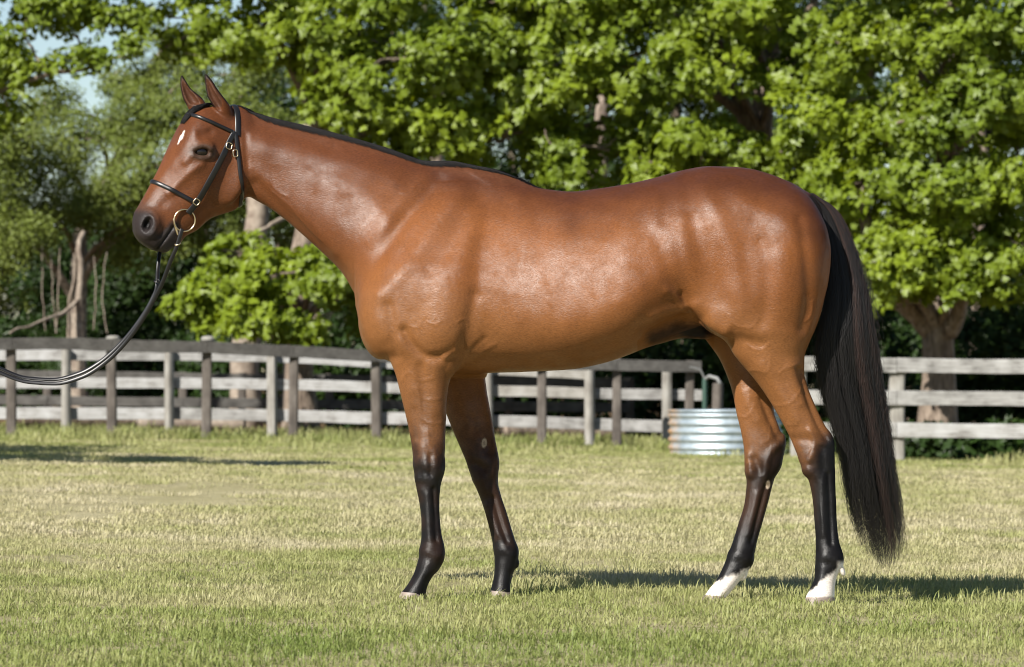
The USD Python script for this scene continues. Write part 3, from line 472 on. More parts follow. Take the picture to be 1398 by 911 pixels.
def rings_mesh(R, close_ends=True, cyc=False):
    """Rings of equal length -> closed mesh."""
    R = np.asarray(R, float); n, m = R.shape[:2]; V = R.reshape(-1, 3); i, j = np.meshgrid(np.arange(n if cyc else n - 1), np.arange(m), indexing='ij')
    a, b, c, d = i * m + j, i * m + (j + 1) % m, ((i + 1) % n) * m + (j + 1) % m, ((i + 1) % n) * m + j
    Fc = [np.stack([a, b, c], -1).reshape(-1, 3), np.stack([a, c, d], -1).reshape(-1, 3)]
    if close_ends and not cyc:
        V = np.vstack([V, R[0].mean(0), R[-1].mean(0)]); k = np.arange(m); Fc += [np.c_[(k + 1) % m, k, np.full(m, n * m)], np.c_[(n - 1) * m + k, (n - 1) * m + (k + 1) % m, np.full(m, n * m + 1)]]
    return V, np.vstack(Fc)
def hoof(rows):
    R = []
    a = np.arange(28) / 28 * 2 * math.pi
    for x0, y0, x1, y1, l, w in rows:
        u = np.cos(a); R.append(np.c_[(x0 + x1) / 2 + (x1 - x0) / 2 * u, (y0 + y1) / 2 + (y1 - y0) / 2 * u, l + w * np.sin(a) * (1 + .12 * -u)])
    return rings_mesh(R)
for rows in ([(548, 808, 580.5, 811.5, 44, 16.2), (546.3, 811, 581, 814, 44, 17.3), (541.5, 821, 580, 821, 44, 19)], [(669.5, 806.5, 699, 809, -44, 16.2), (667.7, 809.5, 699.5, 811.5, -44, 17.3), (664.5, 818, 699.5, 818, -44, 19)],
             [(1100.5, 815.5, 1140, 816, 45, 16.2), (1098.5, 818, 1140, 818.5, 45, 17), (1094.5, 830, 1139.5, 830, 45, 19)], [(962, 812.5, 992, 815, -45, 16.2), (960, 815, 991.5, 817, -45, 17), (955, 823, 989.5, 823, -45, 19)]):
    hpart('hoof', *hoof(rows), 'hoof', horse)
def ball(c, r): s = trimesh.creation.icosphere(3, 1.0); return np.asarray(s.vertices) * r + c, np.asarray(s.faces)
for s in (1, -1):
    xu = PIV + (277.3 - PIV - 30 * math.sin(YAW)) / math.cos(YAW); hpart('eye', *ball(yaw_pts((xu - 1.8, 207.2, s * 25.2)), 12.2), 'eye', horse, smooth=True)
# ------------------------------------------------------------------ hair
def curves(name, strands, widths, mat, parent, **kw):
    """strands: list of (n,3) world points with (n,) widths."""
    c = UsdGeom.BasisCurves.Define(stage, path_for(name, parent.GetPath()))
    pts = np.vstack(strands) - parent.loc; c.CreateTypeAttr('linear'); c.CreateCurveVertexCountsAttr(Vt.IntArray.FromNumpy(np.array([len(s) for s in strands], np.int32)))
    c.CreatePointsAttr(Vt.Vec3fArray.FromNumpy(pts.astype(np.float32))); c.CreateWidthsAttr(Vt.FloatArray.FromNumpy(np.concatenate(widths).astype(np.float32))); c.SetWidthsInterpolation('vertex')
    bind(c, mat); tag(c, **kw); return c
rng = np.random.default_rng(7)
TL = np.array([[262, 1103], [275, 1108], [290, 1115], [310, 1122], [340, 1129], [375, 1131], [420, 1127], [455, 1119], [480, 1116], [520, 1120], [570, 1134], [620, 1147], [690, 1158], [740, 1171], [775, 1186]], float)
TR = np.array([[262, 1108], [270, 1118], [280, 1133], [292, 1144], [310, 1154], [330, 1162], [360, 1172], [400, 1183], [450, 1192], [520, 1203], [580, 1212], [640, 1221], [700, 1231], [740, 1234], [775, 1229]], float)
fl, fr = PchipInterpolator(*TL.T), PchipInterpolator(*TR.T)
def tail_strands(n, ulo, uhi, seed, wid):
    rg = np.random.default_rng(seed); S, Wd = [], []
    clump = rg.uniform(-1, 1, (150, 2)); 
    for k in range(n):
        cu = clump[rg.integers(150)]; u = np.clip(ulo + (uhi - ulo) * (cu[0] * .5 + .5) + rg.normal(0, .055), -1.06, 1.06) * (1.0 if rg.random() > .06 else 1.14); v = np.clip(cu[1] + rg.normal(0, .10), -1, 1)
        q = rg.random(); r0 = 264 + 85 * max(0, rg.beta(1, 1.6)) * (1 - .75 * max(u, 0)); r1 = 773 - 330 * q ** 1.15 - 60 * abs(u) ** 3 * rg.random() + rg.normal(0, 5)
        if u < -.5: r1 -= 40 * rg.random()
        r = np.linspace(0, 1, 46) ** 1.0 * (r1 - r0) + r0; t = (r - r0) / (r1 - r0)
        L, R = fl(r), fr(r); stray = rg.normal(0, 1) * 3.0
        x = L + (R - L) * (u * np.sqrt(1 - .35 * v * v * 0) + 1) / 2 + stray * t ** 1.6 * (3.0 if q > .9 else .9) + 1.1 * np.sin(r / rg.uniform(16, 40) + rg.uniform(0, 6)) * t + 1.25 * np.sin(r / rg.uniform(1.6, 4.5) + rg.uniform(0, 6)) * np.minimum(t * 1.6, 1)
        bulk = 7 + 21 * sst(262, 470, r) - 8 * sst(640, 770, r)
        lat = v * bulk * np.sqrt(np.maximum(1 - u * u * .75, .1)) + 3.0 * np.sin(r / rg.uniform(25, 60) + rg.uniform(0, 6)) * t
        S.append(W(np.c_[x, r, lat])); Wd.append(wid * (1 - .55 * t ** 3) * np.ones(46))
    return S, Wd
S1, W1 = tail_strands(8200, -1, .95, 11, .00095); S2, W2 = tail_strands(800, .35, 1.0, 12, .0008)
curves('tail', S1, W1, 'black_hair', horse); curves('tail_hair', S2, W2, 'brown_hair', horse)
# the dock and the mass of hair inside the tail
R = []
for r in np.linspace(264, 580, 34):
    L_, R_ = float(fl(r)), float(fr(r)); a = np.arange(20) / 20 * 2 * math.pi; sh = .80 - .5 * sst(470, 580, r); bulk = (6 + 20 * sst(262, 470, r)) * .72 * (1 - .75 * sst(480, 580, r))
    R.append(np.c_[(L_ + R_) / 2 + (R_ - L_) / 2 * sh * np.cos(a) * (1 + .05 * np.sin(5 * a + r / 30)), np.full(20, r), bulk * np.sin(a)])
hpart('dock', *rings_mesh(R), 'black_hair', horse, smooth=True)
def top_at(x, l):
    o = np.c_[x, np.full(len(x), -50.0), l]; loc, ri, ti = hmesh.ray.intersects_location(o, np.tile([0, 1.0, 0], (len(o), 1)), multiple_hits=False)
    r = np.full(len(o), np.nan); r[ri] = loc[:, 1]; ok = ~np.isnan(r); return np.interp(np.arange(len(r)), np.flatnonzero(ok), r[ok])
n = 6500; xs_ = 318 + (752 - 318) * rng.random(n) ** .95; l0 = rng.normal(1.5, 2.4, n); base = top_at(xs_, l0)
S, Wd = [], []
for k in range(n):
    x, l, b = xs_[k], l0[k], base[k]; fade = 1 - sst(680, 752, x); rise = (.8 + 2.2 * rng.random()) * (.3 + .7 * fade) * sst(316, 345, x); ln = (14 + 10 * rng.random()) * (.35 + .65 * fade); t = np.linspace(0, 1, 8); back_ = 10 + 8 * rng.random()
    slope = np.interp(x, [320, 540, 640, 752], [.27, .36, .2, .45]); lat = l - t * ln * .6
    row = b - rise * np.sin(np.minimum(t * 2.4, 1.57)) + slope * back_ * t + np.maximum(t - .3, 0) ** 1.5 * ln * .6
    S.append(W(np.c_[x + back_ * t, row, lat])); Wd.append(np.full(8, .0009) * (1 - .5 * t))
# hair lying back along the near side of the crest
n = 7500; xs_ = 322 + (690 - 322) * rng.random(n); l0 = rng.uniform(.3, 3.0, n); base = top_at(xs_, l0); tree_h = cKDTree(HV)
Q = []
for k in range(n):
    t = np.linspace(0, 1, 6); ln = rng.uniform(9, 16.0); slope = np.interp(xs_[k], [320, 540, 640, 690], [.27, .36, .3, .4]); dn = rng.uniform(0, 1) ** 1.3 * np.interp(xs_[k], [322, 350, 470, 560, 640, 690], [4, 9, 9.5, 8, 6, 3])
    Q.append(np.c_[xs_[k] + ln * t, base[k] + (slope * ln) * t + dn * t ** .8, l0[k] + dn * .45 * t ** .8])
Q = np.array(Q); d_, i_ = tree_h.query(Q.reshape(-1, 3), workers=-1); s_ = ((Q.reshape(-1, 3) - HV[i_]) * HN[i_]).sum(1); Q = (Q.reshape(-1, 3) + HN[i_] * (rng.uniform(.3, 1.5, n).repeat(6) - s_)[:, None]).reshape(n, 6, 3)
for k in range(n): S.append(W(Q[k])); Wd.append(np.full(6, .00085) * (1 - .5 * t))
curves('mane', S, Wd, 'mane_hair', horse)
# forelock: from the poll between the ears down over the forehead
tree_h = cKDTree(HV)
S, Wd = [], []
for k in range(2200):
    u = rng.uniform(-1, 1); e = rng.uniform(.6, 1.0) if rng.random() < .8 else rng.uniform(.4, .7)
    P = bezier([(unyaw(299), 143, 8 * u), (unyaw(282), 142, 12 * u + 1), (unyaw(265), 150, 13 * u + 2), (unyaw(253), 163, 11 * u + 2), (unyaw(246.5), 174, 6 * u + 3)], 14)[:max(4, int(14 * e))]
    P = yaw_pts(P); d, i = tree_h.query(P); P = smooth_line(HV[i], 3); t = np.linspace(0, 1, len(P)); P = P + HN[i] * (.8 + (3.2 * rng.random() + .6) * np.sin(np.minimum(.4 + 2.5 * t, 3.0)))[:, None]
    S.append(W(P)); Wd.append(np.full(len(P), .0009) * (1 - .5 * t))
curves('forelock', S, Wd, 'mane_hair', horse)

# ------------------------------------------------------------------ bridle
def ribbon(P, N, width, thick, cyc=False, bulge=.35):
    """A strap along the points P whose flat side faces N -> closed mesh in horse units."""
    P = np.asarray(P, float); N = np.asarray(N, float)
    T = (np.roll(P, -1, 0) - np.roll(P, 1, 0)) if cyc else np.gradient(P, axis=0); T /= np.linalg.norm(T, axis=1, keepdims=True)
    B = np.cross(T, N); B /= np.linalg.norm(B, axis=1, keepdims=True); N = np.cross(B, T)
    w = np.broadcast_to(width, (len(P),))[:, None] / 2
    prof = [(-1, 0), (-1, .55), (-.8, .95), (-.3, 1 + bulge * .6), (.3, 1 + bulge * .6), (.8, .95), (1, .55), (1, 0)]
    R = np.stack([P + B * w * a + N * thick * b for a, b in prof], 1)
    return rings_mesh(R, cyc=cyc)
def loop(a, b, xmax=352, n=150):
    """Section of the head by the plane that holds the picture line a-b of the unturned head and the lateral axis -> closed loop of points and outward normals."""
    A, Bp = yaw_pts((*a, 0.0)), yaw_pts((*b, 0.0)); d = Bp - A; e = yaw_pts((PIV, 0, 1.0)) - yaw_pts((PIV, 0, 0.0)); nrm = np.cross(d, e); nrm /= np.linalg.norm(nrm)
    m = trimesh.Trimesh(HV, HF[(HV[HF[:, 0], 0] < xmax) & (HV[HF[:, 0], 1] > 143)], process=False)
    L = trimesh.intersections.mesh_plane(m, nrm, A).mean(1); c0 = (L.min(0) + L.max(0)) / 2; ang = np.arctan2((L - c0) @ (e / np.linalg.norm(e)), (L - c0) @ (d / np.linalg.norm(d))); L = L[np.argsort(ang)]
    t = np.r_[0, np.cumsum(np.linalg.norm(np.diff(np.vstack([L, L[:1]]), axis=0), axis=1))]; L = np.vstack([L, L[:1]]); L = np.stack([np.interp(np.linspace(0, t[-1], n + 1)[:-1], t, L[:, k]) for k in range(3)], 1)
    L = smooth_line(L, 4, True); d_, i = tree_h.query(L); Nn = HN[i]; Nn = Nn - (Nn @ nrm)[:, None] * nrm; Nn = smooth_line(Nn, 6, True); return L, Nn / np.linalg.norm(Nn, axis=1, keepdims=True)
bridle = thing('bridle', 'black leather bridle with a noseband and ring bit on the head of the horse', 'bridle', W(np.array([300.0, 200.0, 20.0])))
def strap(name, path, width, thick=1.5, off=.9, parent=bridle, side=1, n=40, mat='leather'):
    Q = bezier(path, n); P, N = cast(Q, side); P = smooth_line(P, 5); N = smooth_line(N, 8); N /= np.linalg.norm(N, axis=1, keepdims=True)
    return hpart(name, *ribbon(P + N * off, N, width, thick), mat, parent)
def loop_strap(name, a, b, width, thick=1.6, off=.5, cut=None, xmax=352):
    L, N = loop(a, b, xmax)
    if cut is not None:
        k = cut(L); i = np.flatnonzero(k & ~np.roll(k, 1)); L, N = np.roll(L, -i[0], 0), np.roll(N, -i[0], 0); k = np.roll(k, -i[0]); m = np.argmin(k) if not k.all() else len(k); L, N = L[:m], N[:m]
        return hpart(name, *ribbon(L + N * off, N, width, thick), 'leather', bridle)
    return hpart(name, *ribbon(L + N * off, N, width, thick, cyc=True), 'leather', bridle)
def back(px, row, l):       # unturned coordinates of a picture point on the head at lateral offset l
    return PIV + (px - PIV - l * math.sin(YAW)) / math.cos(YAW), row
NB = loop_strap('noseband', back(206.5, 247.5, 0), back(262, 275, 20), 5.8, cut=lambda L: L[:, 0] < 270)
loop_strap('browband', back(252.5, 154.5, 0), back(317, 180, 28), 5.2, thick=2.0, cut=lambda L: (L[:, 0] < np.where(L[:, 2] > -2, 318, 285)) & (L[:, 1] < 184), xmax=326)
hq = loop_strap('headpiece', back(319.5, 140, 0), back(323, 190, 26), 7.5, cut=lambda L: L[:, 1] < 186)
strap('cheek_strap', [(320.5, 180), (313, 193), (304, 211), (296, 226)], 7.6, 1.7, 1.0)
strap('cheek_strap', [(307, 205), (296, 227), (284, 249), (272, 270), (262, 284), (256, 291)], 8.6, 1.6, 2.2)
strap('throat_strap', [(321.5, 182), (323.5, 200), (326, 220), (328, 240), (330.5, 258), (329.5, 271)], 5.4, 1.5, 1.2)
strap('cheek_strap', [(330, 190), (310, 225), (280, 270), (262, 290)], 6.5, 1.6, 1.2, side=-1)
strap('throat_strap', [(329.5, 268), (331, 240), (328, 205), (324, 185)], 5, 1.5, 1.0, side=-1)
L_, N_ = loop(back(323.5, 205, 26), back(331, 262, 24)); kk = L_[:, 1] > 262; i0 = np.flatnonzero(kk & ~np.roll(kk, 1))[0]; L_, N_, kk = np.roll(L_, -i0, 0), np.roll(N_, -i0, 0), np.roll(kk, -i0); m_ = np.argmin(kk)
if m_ > 4: hpart('throat_strap', *ribbon(L_[:m_] + N_[:m_] * 1.0, N_[:m_], 5.0, 1.5), 'leather', bridle)
def buckle(px, row, w, h, rot, off=3.0, tube=.75):
    P, N = cast([(px, row)]); c = P[0] + N[0] * off; N = N[0]; up = np.array([math.sin(math.radians(rot)), math.cos(math.radians(rot)), 0.0]); up -= (up @ N) * N; up /= np.linalg.norm(up); s = np.cross(up, N)
    a = np.arange(28) / 28 * 2 * math.pi; sq = lambda v, p: np.sign(v) * np.abs(v) ** p
    path = c + np.outer(sq(np.cos(a), .55) * w / 2, s) + np.outer(sq(np.sin(a), .55) * h / 2, up)
    return hpart('buckle', *tube_mesh(path, tube, cyc=True), 'bit_metal', bridle, smooth=True)
def tube_mesh(P, r, m=8, cyc=False):
    P = np.asarray(P, float); T = (np.roll(P, -1, 0) - np.roll(P, 1, 0)) if cyc else np.gradient(P, axis=0); T /= np.linalg.norm(T, axis=1, keepdims=True) + 1e-12
    ref = np.array([.3, .2, .93]); A = np.cross(T, ref); A /= np.linalg.norm(A, axis=1, keepdims=True) + 1e-12; B = np.cross(T, A); a = np.arange(m) / m * 2 * math.pi; r = np.broadcast_to(r, (len(P),))
    return rings_mesh(P[:, None] + r[:, None, None] * (np.cos(a)[None, :, None] * A[:, None] + np.sin(a)[None, :, None] * B[:, None]), cyc=cyc)
buckle(311, 199.5, 8.5, 8.5, -25, 4.2); buckle(320.5, 209.5, 6.5, 9.5, 5, 3.6); buckle(267, 274.5, 8.5, 8, -40, 4.8)
# bit: a ring each side and the mouthpiece
P, N = cast([(252, 301)]); RC = P[0] + np.array([0, 0, 4.5]); rn = np.array([math.sin(YAW), .05, math.cos(YAW)]); rn /= np.linalg.norm(rn)
def ring(c, rad, tube, nn, mat='bit_metal', name='bit_ring'):
    u_ = np.cross(nn, [0, 1, 0]); u_ /= np.linalg.norm(u_); v_ = np.cross(nn, u_); a = np.arange(48) / 48 * 2 * math.pi
    return hpart(name, *tube_mesh(c + np.outer(np.cos(a) * rad, u_) + np.outer(np.sin(a) * rad, v_), tube, 10, cyc=True), mat, bridle, smooth=True)
ring(RC, 15.0, 1.05, rn)
PF, NF_ = cast([(250, 297)], -1); RCf = PF[0] - np.array([0, 0, 4.0]); ring(RCf, 14.0, 1.05, rn)
MC = RC + np.array([-13.5, 6, -1.0]); hpart('bit_mouthpiece', *tube_mesh(np.array([MC + np.array([-1.5, -8, 1.5]), MC + [-.5, -2, 1], MC + [2, 6, .5], MC + [4.5, 14, 1]]), [1.6, 2.0, 2.1, 1.5], 10), 'bit_metal', bridle, smooth=True)
# rein: two straps that run together and hang to the handler, who stands beyond the picture's left edge
rein = thing('rein', 'long black leather rein hanging in a loop from the bit ring to the left', 'rein', W(np.array([150.0, 500.0, 20.0])))
def rein_strap(pts, width, facing):
    P = bezier(pts, 90); N = np.tile(np.array(facing, float), (len(P), 1)); T = np.gradient(P, axis=0); T /= np.linalg.norm(T, axis=1, keepdims=True); N -= (N * T).sum(1, keepdims=True) * T; N /= np.linalg.norm(N, axis=1, keepdims=True)
    return ribbon(P, N, width, 1.5)
zr = RC[2]
hpart('strap', *rein_strap([(248.5, 313, zr + 1), (246, 321, zr + 2), (241.5, 336, zr + 2), (233, 356, zr), (222, 385, zr - 5), (208, 413, zr - 10), (190, 443, zr - 14), (168, 472, zr - 18), (143, 496, zr - 20), (112, 515, zr - 22), (75, 524, zr - 24), (40, 522, zr - 26), (0, 509, zr - 28), (-45, 482, zr - 30), (-95, 440, zr - 32)], 5.6, (.35, -.35, .87)), 'leather', rein)
hpart('strap', *rein_strap([(RCf[0] - 6, RCf[1] + 13, RCf[2]), (230, 330, RCf[2] + 2), (218, 346, RCf[2] + 8), (215.5, 368, RCf[2] + 18), (214, 392, zr - 16), (206, 412, zr - 16), (188, 441, zr - 18), (163, 471, zr - 22), (137, 494, zr - 24), (108, 510, zr - 26), (72, 518.5, zr - 28), (38, 516.5, zr - 30), (0, 503, zr - 32), (-45, 477, zr - 33), (-95, 437, zr - 34)], 5.2, (.2, -.6, .8)), 'leather', rein)
for px, row, rot in ((242.5, 333, -.35), (214.6, 384, -.05)):
    P = np.array([px, row, zr + 2.5 if px > 230 else zr - 12]); a = np.arange(24) / 24 * 2 * math.pi
    hpart('keeper', *tube_mesh(P + np.c_[np.cos(a) * 3.9, np.sin(a) * 1.6 + np.cos(a) * rot * 3, np.sin(a) * 2.2], .8, 8, cyc=True), 'bit_metal' if px > 230 else 'leather', rein, smooth=True)
# ------------------------------------------------------------------ the field
M('soil', {'g': ('geometry', {}), 'n1': ('noise_texture', {'scale': .55, 'detail': 5.0, 'roughness': .6}), 'n2': ('noise_texture', {'scale': 7.0, 'detail': 5.0, 'roughness': .7}), 'n3': ('noise_texture', {'scale': 60.0, 'detail': 4.0, 'roughness': .7}), 'sx': ('separate_xyz', {}),
  'r': ('rgb_ramp', {'ramp': [(0.25, (.19, .18, .08)), (.45, (.30, .27, .14)), (.6, (.38, .335, .20)), (.8, (.47, .425, .30))]}), 'mx': ('mix', {'fac': .5}), 'm3': ('mix', {'mix_type': 'multiply', 'fac': .75}), 'mr': ('map_range', {'from_min': .3, 'from_max': .7, 'to_min': .6, 'to_max': 1.2}),
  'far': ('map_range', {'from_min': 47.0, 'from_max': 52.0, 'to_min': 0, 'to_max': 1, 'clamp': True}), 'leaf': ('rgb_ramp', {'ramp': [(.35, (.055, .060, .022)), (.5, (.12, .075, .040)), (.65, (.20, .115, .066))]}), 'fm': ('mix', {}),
  'b': ('bump', {'strength': .8, 'distance': .03}), 'p': ('principled_bsdf', {'roughness': .95, 'specular_ior_level': .1})},
  [('g.position', 'n1.vector'), ('g.position', 'n2.vector'), ('g.position', 'n3.vector'), ('g.position', 'sx.vector'), ('n1.fac', 'mx.color1'), ('n2.fac', 'mx.color2'), ('mx.color', 'r.fac'), ('r.color', 'm3.color1'), ('n3.fac', 'mr.value'), ('mr.result', 'm3.color2'),
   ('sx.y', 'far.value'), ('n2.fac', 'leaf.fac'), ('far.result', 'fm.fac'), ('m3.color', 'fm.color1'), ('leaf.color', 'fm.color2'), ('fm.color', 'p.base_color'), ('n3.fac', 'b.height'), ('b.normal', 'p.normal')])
def axis_(a, b, fine, grow, far):
    v = list(np.arange(a, b + 1e-6, fine)); s = fine
    while v[-1] < far: s *= grow; v.append(v[-1] + s)
    return v
gx = axis_(0, 9, .18, 1.16, 900); gx = np.r_[-np.array(gx[:0:-1]), gx]; gy = axis_(8, 60, .22, 1.15, 1500); gy = np.r_[-400, -200, -100, -50, -20, -5, 2, 5, 7, gy]
GX, GY = np.meshgrid(gx, gy, indexing='ij')
def lumps(x, y):
    p = np.stack(np.broadcast_arrays(x * .9, y * .9, 0.0), -1); return (meshkit.fbm(p, 3, 21) - .5) * .05 * np.clip((np.abs(y - 14.1) - .7) / 1.2, 0, 1)
def gz(x, y): return ground_z(x, y) + lumps(np.asarray(x, float), np.asarray(y, float))
V = np.stack([GX, GY, gz(GX, GY)], -1).reshape(-1, 3); ny = len(gy); i, j = np.meshgrid(np.arange(len(gx) - 1), np.arange(ny - 1), indexing='ij'); a = (i * ny + j).ravel()
mesh('ground', (V, np.c_[a, a + ny, a + ny + 1, a + 1]), 'soil', smooth=True, kind='structure')

def instancer(path, protos, pos, quat, scl, idx, parent_kind=None):
    pi = UsdGeom.PointInstancer.Define(stage, path); pi.CreatePrototypesRel().SetTargets([p.GetPath() for p in protos])
    pi.CreatePositionsAttr(Vt.Vec3fArray.FromNumpy(np.asarray(pos, np.float32))); pi.CreateScalesAttr(Vt.Vec3fArray.FromNumpy(np.asarray(scl, np.float32))); pi.CreateProtoIndicesAttr(Vt.IntArray.FromNumpy(np.asarray(idx, np.int32)))
    q = np.asarray(quat, float); pi.CreateOrientationsAttr(Vt.QuathArray([Gf.Quath(float(w), float(x), float(y), float(z)) for w, x, y, z in q])); return pi
def zquat(a): return np.stack([np.cos(a / 2), 0 * a, 0 * a, np.sin(a / 2)], -1)
def grass_mat(name, ramp, dry, spec=.35):
    """Blades: a colour of their own each, straw-coloured in the dry patches of the field."""
    M(name, {'g': ('geometry', {}), 'n1': ('noise_texture', {'scale': .5, 'detail': 4.0, 'roughness': .6}), 'n2': ('noise_texture', {'scale': 2.6, 'detail': 3.0}), 'sx': ('separate_xyz', {}), 'add': ('math', {'math_type': 'add'}), 'add2': ('math', {'math_type': 'add'}), 'add3': ('math', {'math_type': 'add'}),
      'rr': ('map_range', {'from_min': 0, 'from_max': 1, 'to_min': -.25, 'to_max': .25}), 'nn': ('map_range', {'from_min': .3, 'from_max': .7, 'to_min': -.25, 'to_max': .25}), 'n2r': ('map_range', {'from_min': .3, 'from_max': .7, 'to_min': -.13, 'to_max': .13}),
      'yy': ('rgb_ramp', {'ramp': [(0, (.47,) * 3), (.07, (.52,) * 3), (.15, (.78,) * 3), (.3, (.90,) * 3), (.6, (.86,) * 3), (.78, (.72,) * 3), (1, (.58,) * 3)]}), 'ym': ('map_range', {'from_min': 10.0, 'from_max': 50.0, 'to_min': 0, 'to_max': 1, 'clamp': True}),
      'r': ('rgb_ramp', {'ramp': ramp}), 'd': ('diffuse_bsdf', {}), 't': ('translucent_bsdf', {}), 'gl': ('glossy_bsdf', {'roughness': .5, 'color': (.5, .5, .5)}), 'm1': ('mix_closure', {'fac': .38}), 'm2': ('mix_closure', {'fac': .035})},
      [('g.position', 'n1.vector'), ('g.position', 'n2.vector'), ('g.position', 'sx.vector'), ('sx.y', 'ym.value'), ('ym.result', 'yy.fac'), ('g.random_per_island', 'rr.value'), ('n1.fac', 'nn.value'), ('n2.fac', 'n2r.value'), ('yy.color', 'add.value1'), ('rr.result', 'add.value2'), ('add.value', 'add2.value1'), ('nn.result', 'add2.value2'), ('add2.value', 'add3.value1'), ('n2r.result', 'add3.value2'), ('add3.value', 'r.fac'),
       ('r.color', 'd.color'), ('r.color', 't.color'), ('d.BSDF', 'm1.closure1'), ('t.BSDF', 'm1.closure2'), ('m1.closure', 'm2.closure1'), ('gl.BSDF', 'm2.closure2')], surface='m2.closure')
grass_mat('grass_blades', [(0, (.15, .195, .045)), (.25, (.235, .262, .082)), (.45, (.315, .318, .132)), (.62, (.40, .37, .20)), (.8, (.48, .43, .28)), (1, (.56, .50, .37))], True)
def blade_patch(n, size, hmin, hmax, wid, seed, bend=.6, fall=.18):
    rg = np.random.default_rng(seed); V, Fc = [], []
    for k in range(n):
        x, y = rg.uniform(-size / 2, size / 2, 2) * 1.08; h = rg.uniform(hmin, hmax) * (.6 + .6 * meshkit.noise(np.array([x * 7, y * 7, seed * 3.0]))); a = rg.uniform(0, 6.283); lean = rg.normal(0, bend); w = wid * rg.uniform(.6, 1.3)
        flat = rg.random() < fall
        dx, dy = math.cos(a), math.sin(a); sx, sy = -dy * w / 2, dx * w / 2
        if flat: z = np.array([.004, h * .22, h * .2, h * .08]); o = np.array([0, .35, .75, 1.1]) * h
        else: z = np.array([-.005, .48, .82, 1.0]) * h * (1 - .18 * lean * lean * .3); o = np.array([0, .12, .42, .85]) * h * lean
        b = len(V)
        for q, ww in ((0, .8), (1, 1.0), (2, .7)): V += [(x + dx * o[q] + sx * ww, y + dy * o[q] + sy * ww, z[q]), (x + dx * o[q] - sx * ww, y + dy * o[q] - sy * ww, z[q])]
        V.append((x + dx * o[3], y + dy * o[3], z[3])); Fc += [(b, b + 1, b + 3), (b, b + 3, b + 2), (b + 2, b + 3, b + 5), (b + 2, b + 5, b + 4), (b + 4, b + 5, b + 6)]
    return np.array(V), np.array(Fc)
rng = np.random.default_rng(31)
def half_w(y): return 699 * y / F
def grass_layer(name, protos, y0, y1, step, margin, smin_, smax_, extra=None):
    pos, sc = [], []
    y = y0
    while y < y1:
        hw = half_w(y) + margin
        for x in np.arange(-hw, hw + step, step):
            px, py = x + rng.uniform(-.35, .35) * step, y + rng.uniform(-.35, .35) * step
            if extra and not extra(px, py): continue
            pos.append((px, py, float(gz(px, py)))); sc.append(rng.uniform(smin_, smax_))
        y += step
    pos = np.array(pos); n = len(pos); sc = np.array(sc)
    return pos, zquat(rng.uniform(0, 6.283, n)), np.c_[np.ones(n), np.ones(n), sc], rng.integers(0, len(protos), n)
gname = path_for('grass')
gi = None
PR = []
def gproto(V, Fc, mat):
    p = usdkit.mesh(stage, f'{gname}/tuft_{len(PR) + 1:03d}', (V, Fc), '/World/Looks/' + mat); PR.append(p); return p
near_ = [gproto(*blade_patch(900, .5, .014, .034, .0036, s, 1.3, .4), 'grass_blades') for s in range(5)]
mid_ = [gproto(*blade_patch(620, .6, .018, .042, .0062, 20 + s, 1.3, .4), 'grass_blades') for s in range(4)]
far_ = [gproto(*blade_patch(420, .9, .02, .052, .013, 40 + s, .8, .25), 'grass_blades') for s in range(3)]
tall_ = [gproto(*blade_patch(34, .22, .025, .062, .0040, 60 + s, 1.3, .15), 'grass_blades') for s in range(4)]
weed_ = [gproto(*blade_patch(60, .5, .15, .34, .013, 80 + s, .5, .05), 'grass_blades') for s in range(3)]
def clumpy(x, y, t, s=1.3, seed=4): return meshkit.fbm(np.array([x * s, y * s, 0.0]), 3, seed) > t
L = []
def lay(protos, *a, **k):
    o = PR.index(protos[0]); p, q, s, i = grass_layer('', protos, *a, **k); L.append((p, q, s, i + o))
def worn(x, y): return 17.5 < y < 31 and meshkit.fbm(np.array([x * .55, y * .22, 3.0]), 4, 9) > (.56 if x < -.6 else .64) and rng.random() < .62
lay(near_, 9.4, 19.5, .40, 1.1, .75, 1.25, extra=lambda x, y: not worn(x, y))
lay(mid_, 19.3, 33, .50, 1.5, .8, 1.3, extra=lambda x, y: not worn(x, y))
lay(far_, 32.5, 58, .72, 3.0, .45, .8)
lay(tall_, 9.6, 13.3, .26, .4, .6, 1.15, extra=lambda x, y: clumpy(x, y, .52))
lay(tall_, 13.3, 30, .34, .5, .45, .9, extra=lambda x, y: clumpy(x, y, .60, 1.7))
lay(tall_, 13.75, 16.6, .17, .4, .7, 1.25, extra=lambda x, y: x > -.1 and rng.random() < .55)
lay(weed_, 44, 58, .42, 1.2, .25, .72, extra=lambda x, y: rng.random() < (.1 + .7 * float(sst(47.5, 50, y))) and clumpy(x, y, .45, .8))
P_, Q_, S_, I_ = (np.concatenate(k) for k in zip(*L))
gi = instancer(gname, PR, P_, Q_, S_, I_); tag(gi, kind='stuff', label='mown pasture grass, green and straw-coloured, all over the field', cat='grass')

